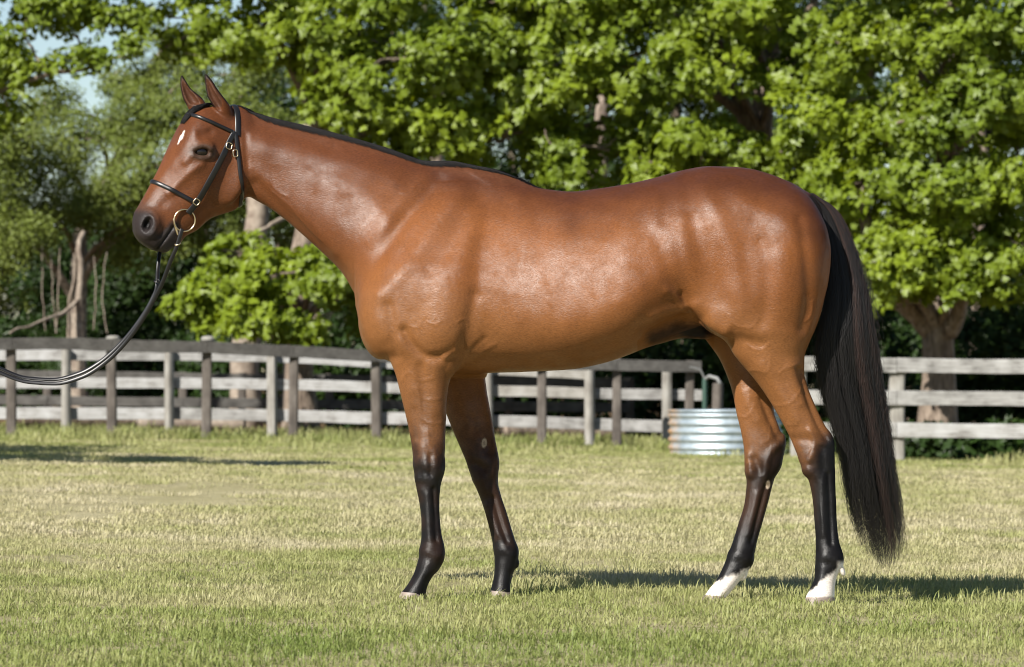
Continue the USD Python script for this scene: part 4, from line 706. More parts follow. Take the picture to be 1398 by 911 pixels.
# ------------------------------------------------------------------ timber fences
def wood(name, dark, mid, light, rough=.85):
    M(name, {'tc': ('geometry', {}), 'oi': ('geometry', {}), 'mp': ('mapping', {'scale': (3.0, 60, 60)}), 'n': ('noise_texture', {'scale': 1.0, 'detail': 5.0, 'roughness': .65, 'distortion': .6}), 'n2': ('noise_texture', {'scale': 5.0, 'detail': 4.0}), 'mx': ('mix', {'fac': .45}),
      'r': ('rgb_ramp', {'ramp': [(.34, dark), (.47, mid), (.66, light)]}), 'b': ('bump', {'strength': .5, 'distance': .006}), 'p': ('principled_bsdf', {'roughness': rough, 'specular_ior_level': .25})},
      [('tc.position', 'mp.vector'), ('mp.vector', 'n.vector'), ('tc.position', 'n2.vector'), ('n.fac', 'mx.color1'), ('n2.fac', 'mx.color2'), ('mx.color', 'r.fac'), ('r.color', 'p.base_color'), ('n.fac', 'b.height'), ('b.normal', 'p.normal')])
wood('pale_board', (.11, .10, .092), (.26, .255, .245), (.36, .36, .36)); wood('grey_board', (.075, .07, .065), (.20, .195, .185), (.33, .325, .315)); wood('pale_board_warm', (.10, .09, .077), (.225, .213, .19), (.315, .306, .285)); wood('dark_board', (.030, .028, .026), (.062, .058, .053), (.105, .10, .092))
def post_mat(name, dark, mid, light):
    M(name, {'g': ('geometry', {}), 'mp': ('mapping', {'scale': (50, 50, 3.5)}), 'n': ('noise_texture', {'scale': 1.0, 'detail': 5.0, 'roughness': .65, 'distortion': .8}), 'n2': ('noise_texture', {'scale': 4.0, 'detail': 4.0}), 'mx': ('mix', {'fac': .5}), 'r': ('rgb_ramp', {'ramp': [(.28, dark), (.5, mid), (.72, light)]}), 'b': ('bump', {'strength': .6, 'distance': .008}), 'p': ('principled_bsdf', {'roughness': .9, 'specular_ior_level': .2})},
      [('g.position', 'mp.vector'), ('mp.vector', 'n.vector'), ('g.position', 'n2.vector'), ('n.fac', 'mx.color1'), ('n2.fac', 'mx.color2'), ('mx.color', 'r.fac'), ('r.color', 'p.base_color'), ('n.fac', 'b.height'), ('b.normal', 'p.normal')])
post_mat('pale_post', (.10, .088, .076), (.215, .204, .182), (.305, .297, .276)); post_mat('dark_post', (.036, .031, .027), (.085, .073, .063), (.16, .142, .125))
def board(p0, p1, h, t, rg, sag=.004):
    """A weathered board from p0 to p1 (its centre line), h high and t thick, slightly bowed."""
    p0, p1 = np.array(p0, float), np.array(p1, float); n = 7; u = np.linspace(0, 1, n); d = p1 - p0; s = np.array([-d[1], d[0], 0]); s /= np.linalg.norm(s); up = np.array([0, 0, 1.0])
    bow = rg.normal(0, sag); cc = .12 * t; R = []
    for q in u:
        c = p0 + d * q + up * (bow * math.sin(math.pi * q) + rg.normal(0, .002)); hh = h * (1 + rg.normal(0, .02)); tw = rg.normal(0, .004)
        R.append([c + up * (z * hh / 2) + s * (y * t / 2 + tw * z) for y, z in ((-1, -.94), (-.8, -1), (.8, -1), (1, -.94), (1, .94), (.8, 1), (-.8, 1), (-1, .94))])
    return rings_mesh(np.array(R))
def post(base, top_z, r, rg, square=False, lean=.012):
    n = 8; m = 14; a = np.arange(m) / m * 2 * math.pi + rg.uniform(0, 6); R = []; lx, ly = rg.normal(0, lean, 2)
    prof = (np.sign(np.cos(a)) * np.abs(np.cos(a)) ** .45, np.sign(np.sin(a)) * np.abs(np.sin(a)) ** .45) if square else (np.cos(a), np.sin(a))
    wob = 1 + (0.02 if square else .06) * rg.normal(0, 1, m)
    zs = np.r_[np.linspace(base[2] - .25, top_z - .012, n), top_z]
    for z in zs:
        t = (z - base[2]) / (top_z - base[2]); rr = r * (1 - .06 * t) * (.9 if z == top_z else 1) * (1 + rg.normal(0, .012)); R.append(np.c_[base[0] + lx * t + prof[0] * rr * wob, base[1] + ly * t + prof[1] * rr * wob, np.full(m, z)])
    return rings_mesh(np.array(R))
def on_ground(px, y): x = (px - CX) * y / F; return np.array([x, y, float(ground_z(x, y))])
def zrow(row, y): return EYE - (row - CY) * y / F
def lin(px, pts): return float(np.interp(px, *zip(*pts)))
rg = np.random.default_rng(5)
# the white fence behind: round pale posts in front of its boards
wf = thing('board_fence', 'weathered white three-board fence behind the black-railed one, from left edge to metal tank', 'fence', on_ground(230, 54.0))
WY = 54.0
wposts = [-620, -478, -336, -195, -52, 90, 231, 372, 514, 667, 805, 911]
rails = [([(-640, 475), (-200, 485), (300, 484.5), (420, 489), (520, 495), (700, 507), (915, 515)], .165), ([(-640, 513), (-200, 523), (300, 523), (520, 529), (740, 536), (960, 540)], .160), ([(-640, 554), (-200, 564), (300, 565), (520, 571), (740, 577), (960, 584)], .175)]
for px in wposts:
    b = on_ground(px, WY - .09); mesh('post', post(b, zrow(lin(px, rails[0][0]) - 9, WY), .074, rg), 'pale_post', wf, smooth=40)
ends = wposts + [965]
for k in range(len(ends) - 1):
    for ri, (line, h) in enumerate(rails):
        if ri == 0 and ends[k] > 700: continue
        a, b = ends[k] + (.6 if k else 0), ends[k + 1] - .6
        mesh('board', board(U(a, lin(a, line), WY + .015), U(b, lin(b, line), WY + .015), h, .035, rg), rg.choice(['pale_board', 'grey_board', 'pale_board'] if ends[k] < 600 else ['pale_board_warm', 'grey_board']), wf, smooth=30)
# the dark fence in front of it: dark posts under one heavy black top rail
df = thing('rail_fence', 'dark fence with one heavy black top rail on square posts before the white boards', 'fence', on_ground(153, 50.6))
dposts = [-518, -384, -252, -118, 16, 153, 282, 400, 514, 628, 740, 842, 940]; dy = lambda px: float(np.interp(px, [-120, 16, 400, 940], [49.8, 50.2, 51.4, 53.2]))
dtop = [(-520, 459), (-120, 468), (0, 469.5), (153, 471), (282, 474), (400, 480), (514, 486.5), (740, 496), (850, 499), (955, 501)]
for px in dposts:
    y = dy(px); mesh('post', post(on_ground(px, y), zrow(lin(px, dtop) - 8 + rg.normal(0, 1.5), y), .070, rg, square=True), 'dark_post', df, smooth=40)
for k in range(len(dposts) - 1):
    a, b = dposts[k] + .3, dposts[k + 1] - .3
    if k == len(dposts) - 2: b = 957
    mesh('rail', board(U(a, lin(a, dtop), dy(a) - .10), U(b, lin(b, dtop), dy(b) - .10), .165, .05, rg), 'dark_board', df, smooth=30)
for px, row in ((153, 462), (283, 462.5)):
    c = U(px + 1, row, dy(px)); a_ = np.arange(16) / 16 * 2 * math.pi
    mesh('post_cap', rings_mesh(np.array([np.c_[c[0] + r_ * np.cos(a_), c[1] + r_ * np.sin(a_), np.full(16, c[2] + z_)] for r_, z_ in ((.085, -.03), (.095, -.02), (.095, .012), (.075, .03), (.03, .038))])), 'pale_post', df, smooth=40)
# the white fence on the right: boards on the near side of its posts
rf = thing('board_fence', 'white three-board fence behind the tail, its boards nailed in front of a square pale post', 'fence', on_ground(1224, 46.5))
RY = 46.5
rposts = [1090, 1224, 1366 + 60, 1570]
rrails = [[(1082, 497), (1100, 497.5), (1398, 500.5), (1600, 503)], [(1082, 542), (1100, 542.5), (1398, 545), (1600, 547)], [(1082, 586), (1100, 586.5), (1398, 588.5), (1600, 590.5)]]
for px in rposts: mesh('post', post(on_ground(px, RY + .1), zrow(490, RY), .105, rg, square=True, lean=.006), 'pale_post', rf, smooth=40)
rends = [1082, 1224, 1426, 1570]
for line in rrails:
    for k in range(len(rends) - 1):
        a, b = rends[k] + .4, rends[k + 1] - .4; mesh('board', board(U(a, lin(a, line), RY - .03), U(b, lin(b, line), RY - .03), .185, .035, rg), rg.choice(['pale_board', 'pale_board', 'grey_board']), rf, smooth=30)
# fallen and stacked timber, and an older fence, in the shade beyond
bf = thing('rail_fence', 'old brown fence in deep shade behind the white boards', 'fence', on_ground(150, 64.0))
for px in (-150, 65, 250, 330, 450, 590, 695, 860): mesh('post', post(on_ground(px, 64), zrow(505 + .012 * px, 64), .075, rg, square=True), 'dark_post', bf, smooth=40)
for k, (r0, col) in enumerate(((512, 'dark_board'), (546, 'dark_board'))):
    for a, b in zip((-150, 65, 250, 450, 695), (65, 250, 450, 695, 860)): mesh('board', board(U(a + .4, r0 + .013 * a, 63.85), U(b - .4, r0 + .013 * b, 63.85), .17, .04, rg), col, bf, smooth=30)

# ------------------------------------------------------------------ galvanised tank
M('galvanised', {'g': ('geometry', {}), 'n': ('noise_texture', {'scale': 9.0, 'detail': 3.0}), 'v': ('voronoi_texture', {'scale': 26.0}), 'sx': ('separate_xyz', {}), 'rr': ('map_range', {'from_min': 2.06, 'from_max': 2.2, 'to_min': 1, 'to_max': 0, 'clamp': True}), 'nr': ('math', {'math_type': 'multiply'}), 'n3': ('noise_texture', {'scale': 14.0, 'detail': 4.0}), 'cr': ('map_range', {'from_min': .35, 'from_max': .55, 'to_min': .2, 'to_max': 1, 'clamp': True}),
  'r': ('rgb_ramp', {'ramp': [(.3, (.24, .29, .325)), (.7, (.38, .435, .47))]}), 'mx': ('mix', {'color2': (.30, .17, .075)}), 'mt': ('map_range', {'from_min': 0, 'from_max': 1, 'to_min': .6, 'to_max': 0}), 'p': ('principled_bsdf', {'roughness': .46})},
  [('g.position', 'n.vector'), ('g.position', 'n3.vector'), ('n.fac', 'r.fac'), ('g.position', 'sx.vector'), ('sx.x', 'rr.value'), ('n3.fac', 'cr.value'), ('rr.result', 'nr.value1'), ('cr.result', 'nr.value2'), ('nr.value', 'mx.fac'), ('r.color', 'mx.color1'), ('mx.color', 'p.base_color'), ('nr.value', 'mt.value'), ('mt.result', 'p.metallic')])
M('tank_water', {'p': ('principled_bsdf', {'base_color': (.02, .03, .025), 'roughness': .05})}, [])
TY = 47.6; tb = on_ground(990, TY); tw, th = .73, .575
tank = thing('stock_tank', 'round corrugated galvanised metal stock tank standing against the fence', 'tank', tb)
def lathe(prof, c, m=72):
    a = np.arange(m) / m * 2 * math.pi; R = np.stack([np.stack([c[0] + r * np.cos(a), c[1] + r * np.sin(a), np.full(m, c[2] + z)], -1) for r, z in prof]); return R
zz = np.linspace(0, th, 60); prof = [(tw + .016 * math.cos((z / th) * 2 * math.pi * 5.5), z) for z in zz]
inner = [(r - .012, z) for r, z in prof[::-1] if z > .05]
mesh('tank_wall', rings_mesh(lathe(prof + inner, tb)), 'galvanised', tank, smooth=50)
a = np.arange(73) / 72 * 2 * math.pi; rim = np.stack([tb[0] + (tw + .006) * np.cos(a[:-1]), tb[1] + (tw + .006) * np.sin(a[:-1]), np.full(72, tb[2] + th + .006)], -1)
mesh('rim', tube_mesh(rim, .017, 10, cyc=True), 'galvanised', tank, smooth=True)
wt = rings_mesh(lathe([(tw - .035, .40), (tw - .035, .42)], tb)); mesh('water', wt, 'tank_water', tank)
# stand pipe with its tap behind the tank
M('painted_pipe', {'p': ('principled_bsdf', {'base_color': (.02, .05, .035), 'roughness': .5})}, []); M('pipe_metal', {'p': ('principled_bsdf', {'base_color': (.16, .16, .155), 'metallic': .3, 'roughness': .6})}, [])
hy = thing('standpipe', 'standpipe with a dark tap handle rising behind the metal tank', 'standpipe', on_ground(962, 48.6)); hb = on_ground(962, 48.6)
mesh('pipe', tube_mesh(np.array([hb, hb + [0, 0, .5], hb + [0, 0, 1.0]]), .034, 12), 'painted_pipe', hy, smooth=True); mesh('spout', tube_mesh(np.array([hb + [0, 0, .98], hb + [.06, -.05, 1.03], hb + [.16, -.1, 1.0], hb + [.2, -.12, .93]]), .026, 10), 'pipe_metal', hy, smooth=True); mesh('lever', tube_mesh(np.array([hb + [0, 0, 1.0], hb + [-.06, 0, 1.12], hb + [-.2, -.03, 1.15]]), .014, 8), 'pipe_metal', hy, smooth=True)
gp = thing('stake', 'short weathered wooden post standing behind the metal tank', 'post', on_ground(978, 49.4)); mesh('post', post(on_ground(978, 49.4), zrow(523, 49.4), .075, rg), 'dark_post', gp, smooth=40)
# ------------------------------------------------------------------ trees
def leaf_mat(name, cols, trans=.42, gloss=.03):
    M(name, {'g': ('geometry', {}), 'oi': ('object_info', {}), 'n': ('noise_texture', {'scale': .7, 'detail': 2.0}), 'a1': ('math', {'math_type': 'multiply_add', 'value2': .55, 'value3': 0.0}), 'a2': ('math', {'math_type': 'multiply_add', 'value2': .5}), 'r': ('rgb_ramp', {'ramp': cols}), 'tr': ('mix', {'mix_type': 'multiply', 'fac': 1.0, 'color2': (1.25, 1.15, .45)}),
      'd': ('diffuse_bsdf', {}), 't': ('translucent_bsdf', {}), 'gl': ('glossy_bsdf', {'roughness': .45, 'color': (.7, .7, .7)}), 'm1': ('mix_closure', {'fac': trans}), 'm2': ('mix_closure', {'fac': gloss})},
      [('g.random_per_island', 'a1.value1'), ('g.position', 'n.vector'), ('n.fac', 'a2.value1'), ('a1.value', 'a2.value3'), ('a2.value', 'r.fac'), ('r.color', 'd.color'), ('r.color', 'tr.color1'), ('tr.color', 't.color'), ('d.BSDF', 'm1.closure1'), ('t.BSDF', 'm1.closure2'), ('m1.closure', 'm2.closure1'), ('gl.BSDF', 'm2.closure2')], surface='m2.closure')
leaf_mat('maple_leaf', [(.1, (.095, .145, .012)), (.4, (.215, .275, .017)), (.65, (.36, .405, .025)), (.85, (.42, .46, .04)), (.94, (.56, .47, .06)), (1, (.52, .36, .06))])
leaf_mat('dull_leaf', [(.1, (.085, .115, .020)), (.45, (.17, .205, .040)), (.75, (.26, .285, .065)), (1, (.34, .31, .10))], .3, .02)
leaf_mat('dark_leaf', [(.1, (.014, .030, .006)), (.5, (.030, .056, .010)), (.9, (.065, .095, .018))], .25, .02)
M('bark', {'g': ('geometry', {}), 'mp': ('mapping', {'scale': (9, 9, 2.2)}), 'n': ('noise_texture', {'scale': 1.6, 'detail': 6.0, 'roughness': .7, 'distortion': .5}), 'r': ('rgb_ramp', {'ramp': [(.3, (.060, .046, .036)), (.5, (.16, .125, .098)), (.7, (.27, .22, .175))]}), 'b': ('bump', {'strength': .9, 'distance': .03}), 'p': ('principled_bsdf', {'roughness': .95, 'specular_ior_level': .1})},
  [('g.position', 'mp.vector'), ('mp.vector', 'n.vector'), ('n.fac', 'r.fac'), ('r.color', 'p.base_color'), ('n.fac', 'b.height'), ('b.normal', 'p.normal')])
M('pale_bark', {'g': ('geometry', {}), 'n': ('noise_texture', {'scale': 7.0, 'detail': 5.0}), 'r': ('rgb_ramp', {'ramp': [(.3, (.13, .10, .08)), (.6, (.24, .20, .16)), (.8, (.32, .275, .23))]}), 'p': ('principled_bsdf', {'roughness': .95, 'specular_ior_level': .1})}, [('g.position', 'n.vector'), ('n.fac', 'r.fac'), ('r.color', 'p.base_color')])
def star_leaf(rg, s):
    a = np.radians([-90, -62, -20, 12, 28, 62, 74, 90]); r = np.array([.42, .62, .95, .52, 1.0, .58, .66, 1.12])
    a = np.r_[a, np.pi - a[-2:0:-1]]; r = np.r_[r, r[-2:0:-1]]; r = r * rg.uniform(.88, 1.1, len(r)); P = np.c_[np.cos(a) * r, np.sin(a) * r, -.16 * r * r + .10 * np.abs(np.cos(a))] * s * .55
    P = np.vstack([[0, 0, 0], P]); n = len(P) - 1; k = np.arange(n); return P, np.c_[np.zeros(n, int), 1 + k, 1 + (k + 1) % n]
def slim_leaf(rg, s):
    P = np.array([[0, -.5, 0], [.2, -.1, .04], [0, 0, -.02], [-.2, -.1, .04], [.16, .28, 0], [-.16, .28, 0], [0, .55, -.1]]) * s; return P, np.array([[0, 1, 2], [0, 2, 3], [1, 4, 2], [3, 2, 5], [2, 4, 6], [2, 6, 5]])
def rot_to(n, spin):
    n = n / np.linalg.norm(n); a = np.array([0, 0, 1.0]) if abs(n[2]) < .95 else np.array([1.0, 0, 0]); x = np.cross(a, n); x /= np.linalg.norm(x); y = np.cross(n, x); c, s = math.cos(spin), math.sin(spin); return np.stack([x * c + y * s, -x * s + y * c, n], 1)
def sprig(seed, leaf, n, size, rad, hgt, tilt=.6):
    rg = np.random.default_rng(seed); V, Fc, o = [], [], 0
    for k in range(n):
        P, T = leaf(rg, size * rg.uniform(.65, 1.15)); q = rg.normal(0, 1, 3); c = q / np.linalg.norm(q) * np.array([rad, rad, hgt]) * rg.random() ** .5
        nn = np.array([0, 0, 1.0]) + rg.normal(0, tilt, 3) * np.array([1, 1, .5]) + np.array([c[0], c[1], 0]) / rad * .5
        V.append(P @ rot_to(nn, rg.uniform(0, 6.28)).T + c); Fc.append(T + o); o += len(P)
    return np.vstack(V), np.vstack(Fc)
def quats_to(N, rg):
    """Quaternions that take z to the rows of N, with a random spin."""
    N = N / np.linalg.norm(N, axis=1, keepdims=True); ax = np.c_[-N[:, 1], N[:, 0], 0 * N[:, 0]]; w = 1 + N[:, 2]; q = np.c_[w, ax]; q[w < 1e-4] = [0, 1, 0, 0]; q /= np.linalg.norm(q, axis=1, keepdims=True)
    h = rg.uniform(0, math.pi, len(N)); b = np.c_[np.cos(h), 0 * h, 0 * h, np.sin(h)]
    w1, x1, y1, z1 = q.T; w2, x2, y2, z2 = b.T
    return np.c_[w1 * w2 - x1 * x2 - y1 * y2 - z1 * z2, w1 * x2 + x1 * w2 + y1 * z2 - z1 * y2, w1 * y2 - x1 * z2 + y1 * w2 + z1 * x2, w1 * z2 + x1 * y2 - y1 * x2 + z1 * w2]
KINDS = {'maple': ('maple_leaf', star_leaf, 23, .162, .27, .13), 'small_maple': ('maple_leaf', star_leaf, 22, .125, .26, .14), 'oak': ('dull_leaf', slim_leaf, 60, .085, .34, .2), 'dark': ('dark_leaf', slim_leaf, 46, .15, .42, .26), 'dark_star': ('dark_leaf', star_leaf, 24, .15, .34, .2)}
PROTO = {}
def protos_for(kind):
    """Sprays of leaves as classes that every tree of the kind repeats."""
    if kind not in PROTO:
        mat, leaf, n, size, rad, hgt = KINDS[kind]; PROTO[kind] = [sprig(100 + 7 * s + len(kind), leaf, n, size, rad, hgt) for s in range(6)]
    return PROTO[kind]
def limb(P, r0, r1, m=9, wob=.03, seed=0):
    P = bezier(P, max(6, 4 * len(P))); rg = np.random.default_rng(seed); P = P + rg.normal(0, wob, P.shape) * np.linspace(0, 1, len(P))[:, None]; return tube_mesh(P, np.linspace(r0, r1, len(P)) * (1 + .05 * rg.normal(0, 1, len(P))), m)
def join(parts):
    V, Fc, o = [], [], 0
    for v, f in parts: V.append(v); Fc.append(f + o); o += len(v)
    return np.vstack(V), np.vstack(Fc)
def tree(name, label, cat, base, trunk, blobs, kind, seed, group=None, bark='bark', tr=(.26, .12), limbs=True, thin=.50, trunk_parts=(), freq=1.5):
    """base: world point; trunk: points above it; blobs: (centre xyz, radii xyz, number of sprays)."""
    rg = np.random.default_rng(seed); t = thing(name, label, cat, base, group=group)
    T = np.array([np.array(base) - [0, 0, .3]] + [np.array(p, float) for p in trunk]); TT = bezier(T, 14); rad = tr[0] + (tr[1] - tr[0]) * np.linspace(0, 1, len(TT)) ** .8; rad[0] *= 1.45; rad[1] *= 1.18
    mesh('trunk', tube_mesh(TT + rg.normal(0, .02, TT.shape), rad, 14), bark, t, smooth=True)
    for P, a, b in trunk_parts: mesh('limb', limb(P, a, b, 10, .03, seed), bark, t, smooth=True)
    pos, nor, br = [], [], []
    for c, r, n in blobs:
        n = int(n * (.55 if kind == 'maple' else 1))
        c, r = np.array(c, float), np.array(r, float); q = rg.normal(0, 1, (int(n * 3.6), 3)); q /= np.linalg.norm(q, axis=1, keepdims=True); s = rg.random(len(q)) ** .42; p = c + q * r * s[:, None]
        ok = meshkit.fbm(p * freq, 3, seed) + .10 * rg.normal(0, 1, len(p)) * .5 > thin; p, q = p[ok][:n], q[ok][:n]; pos.append(p); nor.append(q * .5 + np.array([0, 0, .35]) + SUN * (.9 if kind in ('maple', 'oak') else .4) + rg.normal(0, .3, q.shape))
        if limbs:
            j = np.argmin(np.linalg.norm(TT - c, axis=1) + 2.0 * np.maximum(TT[:, 2] - c[2] + .5, 0)); a = TT[j]; mid = (a + c) / 2 + np.array([0, 0, .12 * np.linalg.norm(c - a)]); br.append(limb([a, mid, c], max(.04, rad[j] * .42), .022, 7, .04, seed + len(br)))
            for k in range(5): e = p[rg.integers(len(p))] if len(p) else c; br.append(limb([c + (e - c) * .05, (c + e) / 2 + rg.normal(0, .12, 3), e], .022, .007, 5, .02, k))
    if br: mesh('branches', join(br), bark, t, smooth=True)
    pos, nor = np.vstack(pos), np.vstack(nor); cp = f'{t.GetPath()}/crown'; ps = [usdkit.mesh(stage, f'{cp}/spray_{k + 1:03d}', v, '/World/Looks/' + KINDS[kind][0]) for k, v in enumerate(protos_for(kind))]
    pi = instancer(cp, ps, pos - np.array(base), quats_to(nor, rg), np.repeat(rg.uniform(.75, 1.25, len(pos))[:, None], 3, 1), rg.integers(0, len(ps), len(pos))); tag(pi, kind='stuff'); return t
def B(px, row, y, rx, ry, rz, n): return (U(px, row, y), (rx, ry, rz), n)
G = on_ground
def up(px, row, y): return U(px, row, y)
# right-hand maple, forked low down
tree('maple_tree', 'bright green maple with a thick forked trunk behind the white fence on the right', 'tree', G(1282, 57.5), [up(1281, 470, 57.5), up(1283, 438, 57.5), up(1300, 300, 57.8), up(1290, 120, 58), up(1300, -140, 58)],
     [B(1210, 355, 55.6, 1.0, .9, .55, 95), B(1320, 370, 55.4, 1.1, .9, .55, 110), B(1400, 340, 55.6, 1.0, 1.0, .8, 90), B(1180, 250, 56, 1.0, 1.1, .7, 110), B(1290, 265, 55.4, 1.0, 1.0, .6, 110), B(1390, 235, 56, 1.1, 1.2, .7, 110), B(1130, 150, 56.5, .9, 1.1, .6, 90), B(1235, 165, 55.6, .9, 1.1, .6, 100), B(1350, 140, 55.6, 1.1, 1.2, .6, 120), B(1450, 120, 56.2, 1.1, 1.2, .9, 90),
      B(1180, 60, 56.2, 1.0, 1.2, .6, 110), B(1290, 50, 55.6, 1.0, 1.1, .55, 110), B(1400, 30, 56, 1.2, 1.2, .7, 110), B(1230, -40, 56, 1.3, 1.3, .6, 110), B(1360, -60, 56, 1.4, 1.4, .7, 110), B(1280, -170, 57, 2.2, 2.0, 1.0, 160), B(1225, 408, 55.8, .55, .6, .22, 26), B(1290, 300, 59.5, 2.2, 1.2, 1.6, 200), B(1300, 120, 59.8, 2.4, 1.4, 1.6, 200)],
     'maple', 301, tr=(.30, .14), trunk_parts=[([up(1281, 462, 57.5), up(1255, 432, 57.4), up(1228, 405, 57), up(1190, 330, 56.6), up(1170, 220, 56.5)], .20, .07), ([up(1296, 455, 57.3), up(1312, 420, 57), up(1350, 330, 56.5)], .15, .06), ([up(1284, 300, 57.8), up(1210, 190, 57.4), up(1190, 90, 57)], .13, .05)])
# centre maple, its dark stem above the croup
tree('maple_tree', 'broad bright green maple whose dark trunk rises above the croup of the horse', 'tree', G(1030, 60.5), [up(1032, 400, 60.5), up(1036, 230, 60.4), up(1045, 120, 60.4), up(1060, -30, 60.4), up(1060, -200, 60.4)],
     [B(960, 190, 57.6, 1.0, 1.0, .6, 110), B(1090, 225, 57.8, .8, .9, .6, 70), B(870, 215, 57.8, 1.0, 1.1, .6, 120), B(780, 200, 58, 1.0, 1.1, .7, 120), B(690, 190, 58.2, 1.0, 1.1, .6, 110), B(930, 90, 57.6, 1.1, 1.1, .6, 130), B(1080, 95, 58, .9, 1.0, .6, 80), B(820, 110, 57.8, 1.1, 1.2, .6, 130), B(720, 90, 58, 1.0, 1.2, .6, 110), B(880, 10, 57.8, 1.2, 1.2, .6, 130), B(1010, 15, 57.8, 1.2, 1.1, .55, 110),
      B(770, 5, 58, 1.2, 1.3, .6, 120), B(680, 0, 58.4, 1.1, 1.2, .7, 100), B(900, -90, 58, 1.6, 1.5, .7, 140), B(1060, -100, 58.4, 1.4, 1.4, .7, 110), B(740, -100, 58.6, 1.5, 1.4, .7, 110), B(900, -200, 59.5, 2.6, 2.0, .9, 160), B(840, 320, 58.2, 1.3, 1.0, .6, 110), B(1000, 330, 58.6, 1.2, 1.0, .6, 80), B(700, 300, 58.6, 1.2, 1.0, .6, 90), B(900, 250, 62.2, 2.6, 1.0, 1.6, 200), B(800, 90, 62.4, 2.6, 1.2, 1.6, 200), B(1060, 60, 62.4, 2.0, 1.2, 1.6, 160)],
     'maple', 302, tr=(.27, .13), trunk_parts=[([up(1036, 240, 60.4), up(1005, 130, 60), up(960, 40, 59.6), up(930, -60, 59.4)], .14, .05), ([up(1038, 250, 60.4), up(960, 200, 59.6), up(860, 150, 59)], .10, .04), ([up(1042, 150, 60.4), up(1090, 60, 60), up(1120, -40, 60)], .11, .05)])
# left maple with the low bright bough under the horse's neck
tree('maple_tree', 'bright green maple with a low bough of leaves hanging under the neck of the horse', 'tree', G(411, 58.5), [up(410, 440, 58.5), up(412, 380, 58.6), up(430, 250, 58.8), up(470, 110, 58.9), up(500, -80, 59)],
     [B(300, 395, 55.6, .65, .7, .42, 60), B(380, 375, 55.6, .75, .8, .5, 85), B(450, 380, 55.8, .7, .8, .55, 75), B(345, 430, 55.4, .7, .7, .33, 60), B(430, 435, 55.6, .7, .7, .30, 55), B(265, 425, 55.8, .45, .5, .28, 26), B(330, 345, 56, .5, .6, .25, 26), B(500, 410, 56.4, .7, .7, .5, 50),
      B(490, 130, 57.4, .9, 1.0, .6, 110), B(590, 170, 57.6, .9, 1.0, .6, 110), B(560, 80, 57.2, 1.0, 1.0, .55, 110), B(440, 60, 57.6, .9, 1.0, .55, 100), B(630, 60, 57.6, 1.0, 1.0, .6, 110), B(350, 50, 57.8, .9, 1.0, .5, 90), B(270, 40, 58, .8, .9, .5, 70), B(520, -10, 57.6, 1.2, 1.2, .5, 110), B(400, -20, 57.8, 1.2, 1.2, .5, 100), B(290, -40, 58, 1.1, 1.1, .6, 80), B(600, -90, 58.4, 1.5, 1.4, .7, 110), B(430, -120, 58.6, 1.8, 1.5, .8, 130), B(540, 220, 58.4, .9, .9, .45, 60), B(520, 60, 61, 2.2, 1.0, 1.4, 130)],
     'maple', 303, tr=(.26, .12), trunk_parts=[([up(411, 425, 58.5), up(370, 390, 57.6), up(330, 395, 56.4)], .12, .03), ([up(414, 400, 58.6), up(450, 370, 57.6), up(480, 380, 56.8)], .11, .03), ([up(440, 200, 58.8), up(400, 100, 58.6), up(320, 20, 58.4)], .10, .04)])
# dull green oaks farther off on the left
oak = dict(kind='oak', bark='pale_bark', thin=.44)
tree('oak_tree', 'dull grey-green oak behind the head of the horse, with a pale trunk', 'tree', G(105, 74), [up(106, 400, 74), up(112, 330, 74), up(150, 240, 74), up(200, 150, 74.4), up(230, 40, 74.6)],
     [B(60, 290, 71.5, 1.3, 1.2, .7, 120), B(150, 260, 71, 1.4, 1.3, .8, 150), B(240, 230, 71, 1.4, 1.3, .9, 150), B(40, 220, 72, 1.2, 1.2, .6, 100), B(130, 190, 72, 1.1, 1.2, .55, 100), B(220, 150, 72, 1.2, 1.2, .7, 120), B(310, 180, 72, 1.2, 1.2, .9, 120), B(290, 290, 71.5, 1.2, 1.1, .8, 120), B(200, 330, 71.5, 1.1, 1.0, .55, 70), B(230, 85, 73, 1.0, 1.0, .6, 80), B(320, 100, 73.4, 1.0, 1.0, .8, 90), B(385, 220, 73, 1.2, 1.2, 1.0, 110), B(380, 300, 73, 1.0, 1.0, .6, 70), B(180, 110, 73.5, .7, .8, .4, 40), B(60, 145, 73, .9, .9, .5, 60)],
     seed=304, tr=(.22, .10), trunk_parts=[([up(106, 420, 74), up(70, 360, 73.4), up(30, 310, 73)], .10, .04), ([up(108, 400, 74), up(150, 330, 73.4), up(215, 300, 73)], .10, .03)], **oak)
tree('oak_tree', 'grey-green oak at the left edge with foliage reaching down to the black rail', 'tree', G(-60, 70), [up(-58, 380, 70), up(-40, 250, 70), up(-20, 120, 70.2)],
     [B(-10, 380, 68.5, .9, .9, .6, 90), B(10, 320, 68.5, .9, .9, .5, 80), B(-40, 250, 69, 1.1, 1.1, .9, 110), B(20, 190, 69, .7, .9, .4, 50), B(-50, 130, 69.5, 1.0, 1.0, .7, 80)], seed=305, tr=(.2, .1), **oak)
bare = thing('bare_tree', 'leafless pale trunk with thin dead stems hanging round it, in front of the oaks', 'tree', G(110, 68))
rgb_ = np.random.default_rng(12)
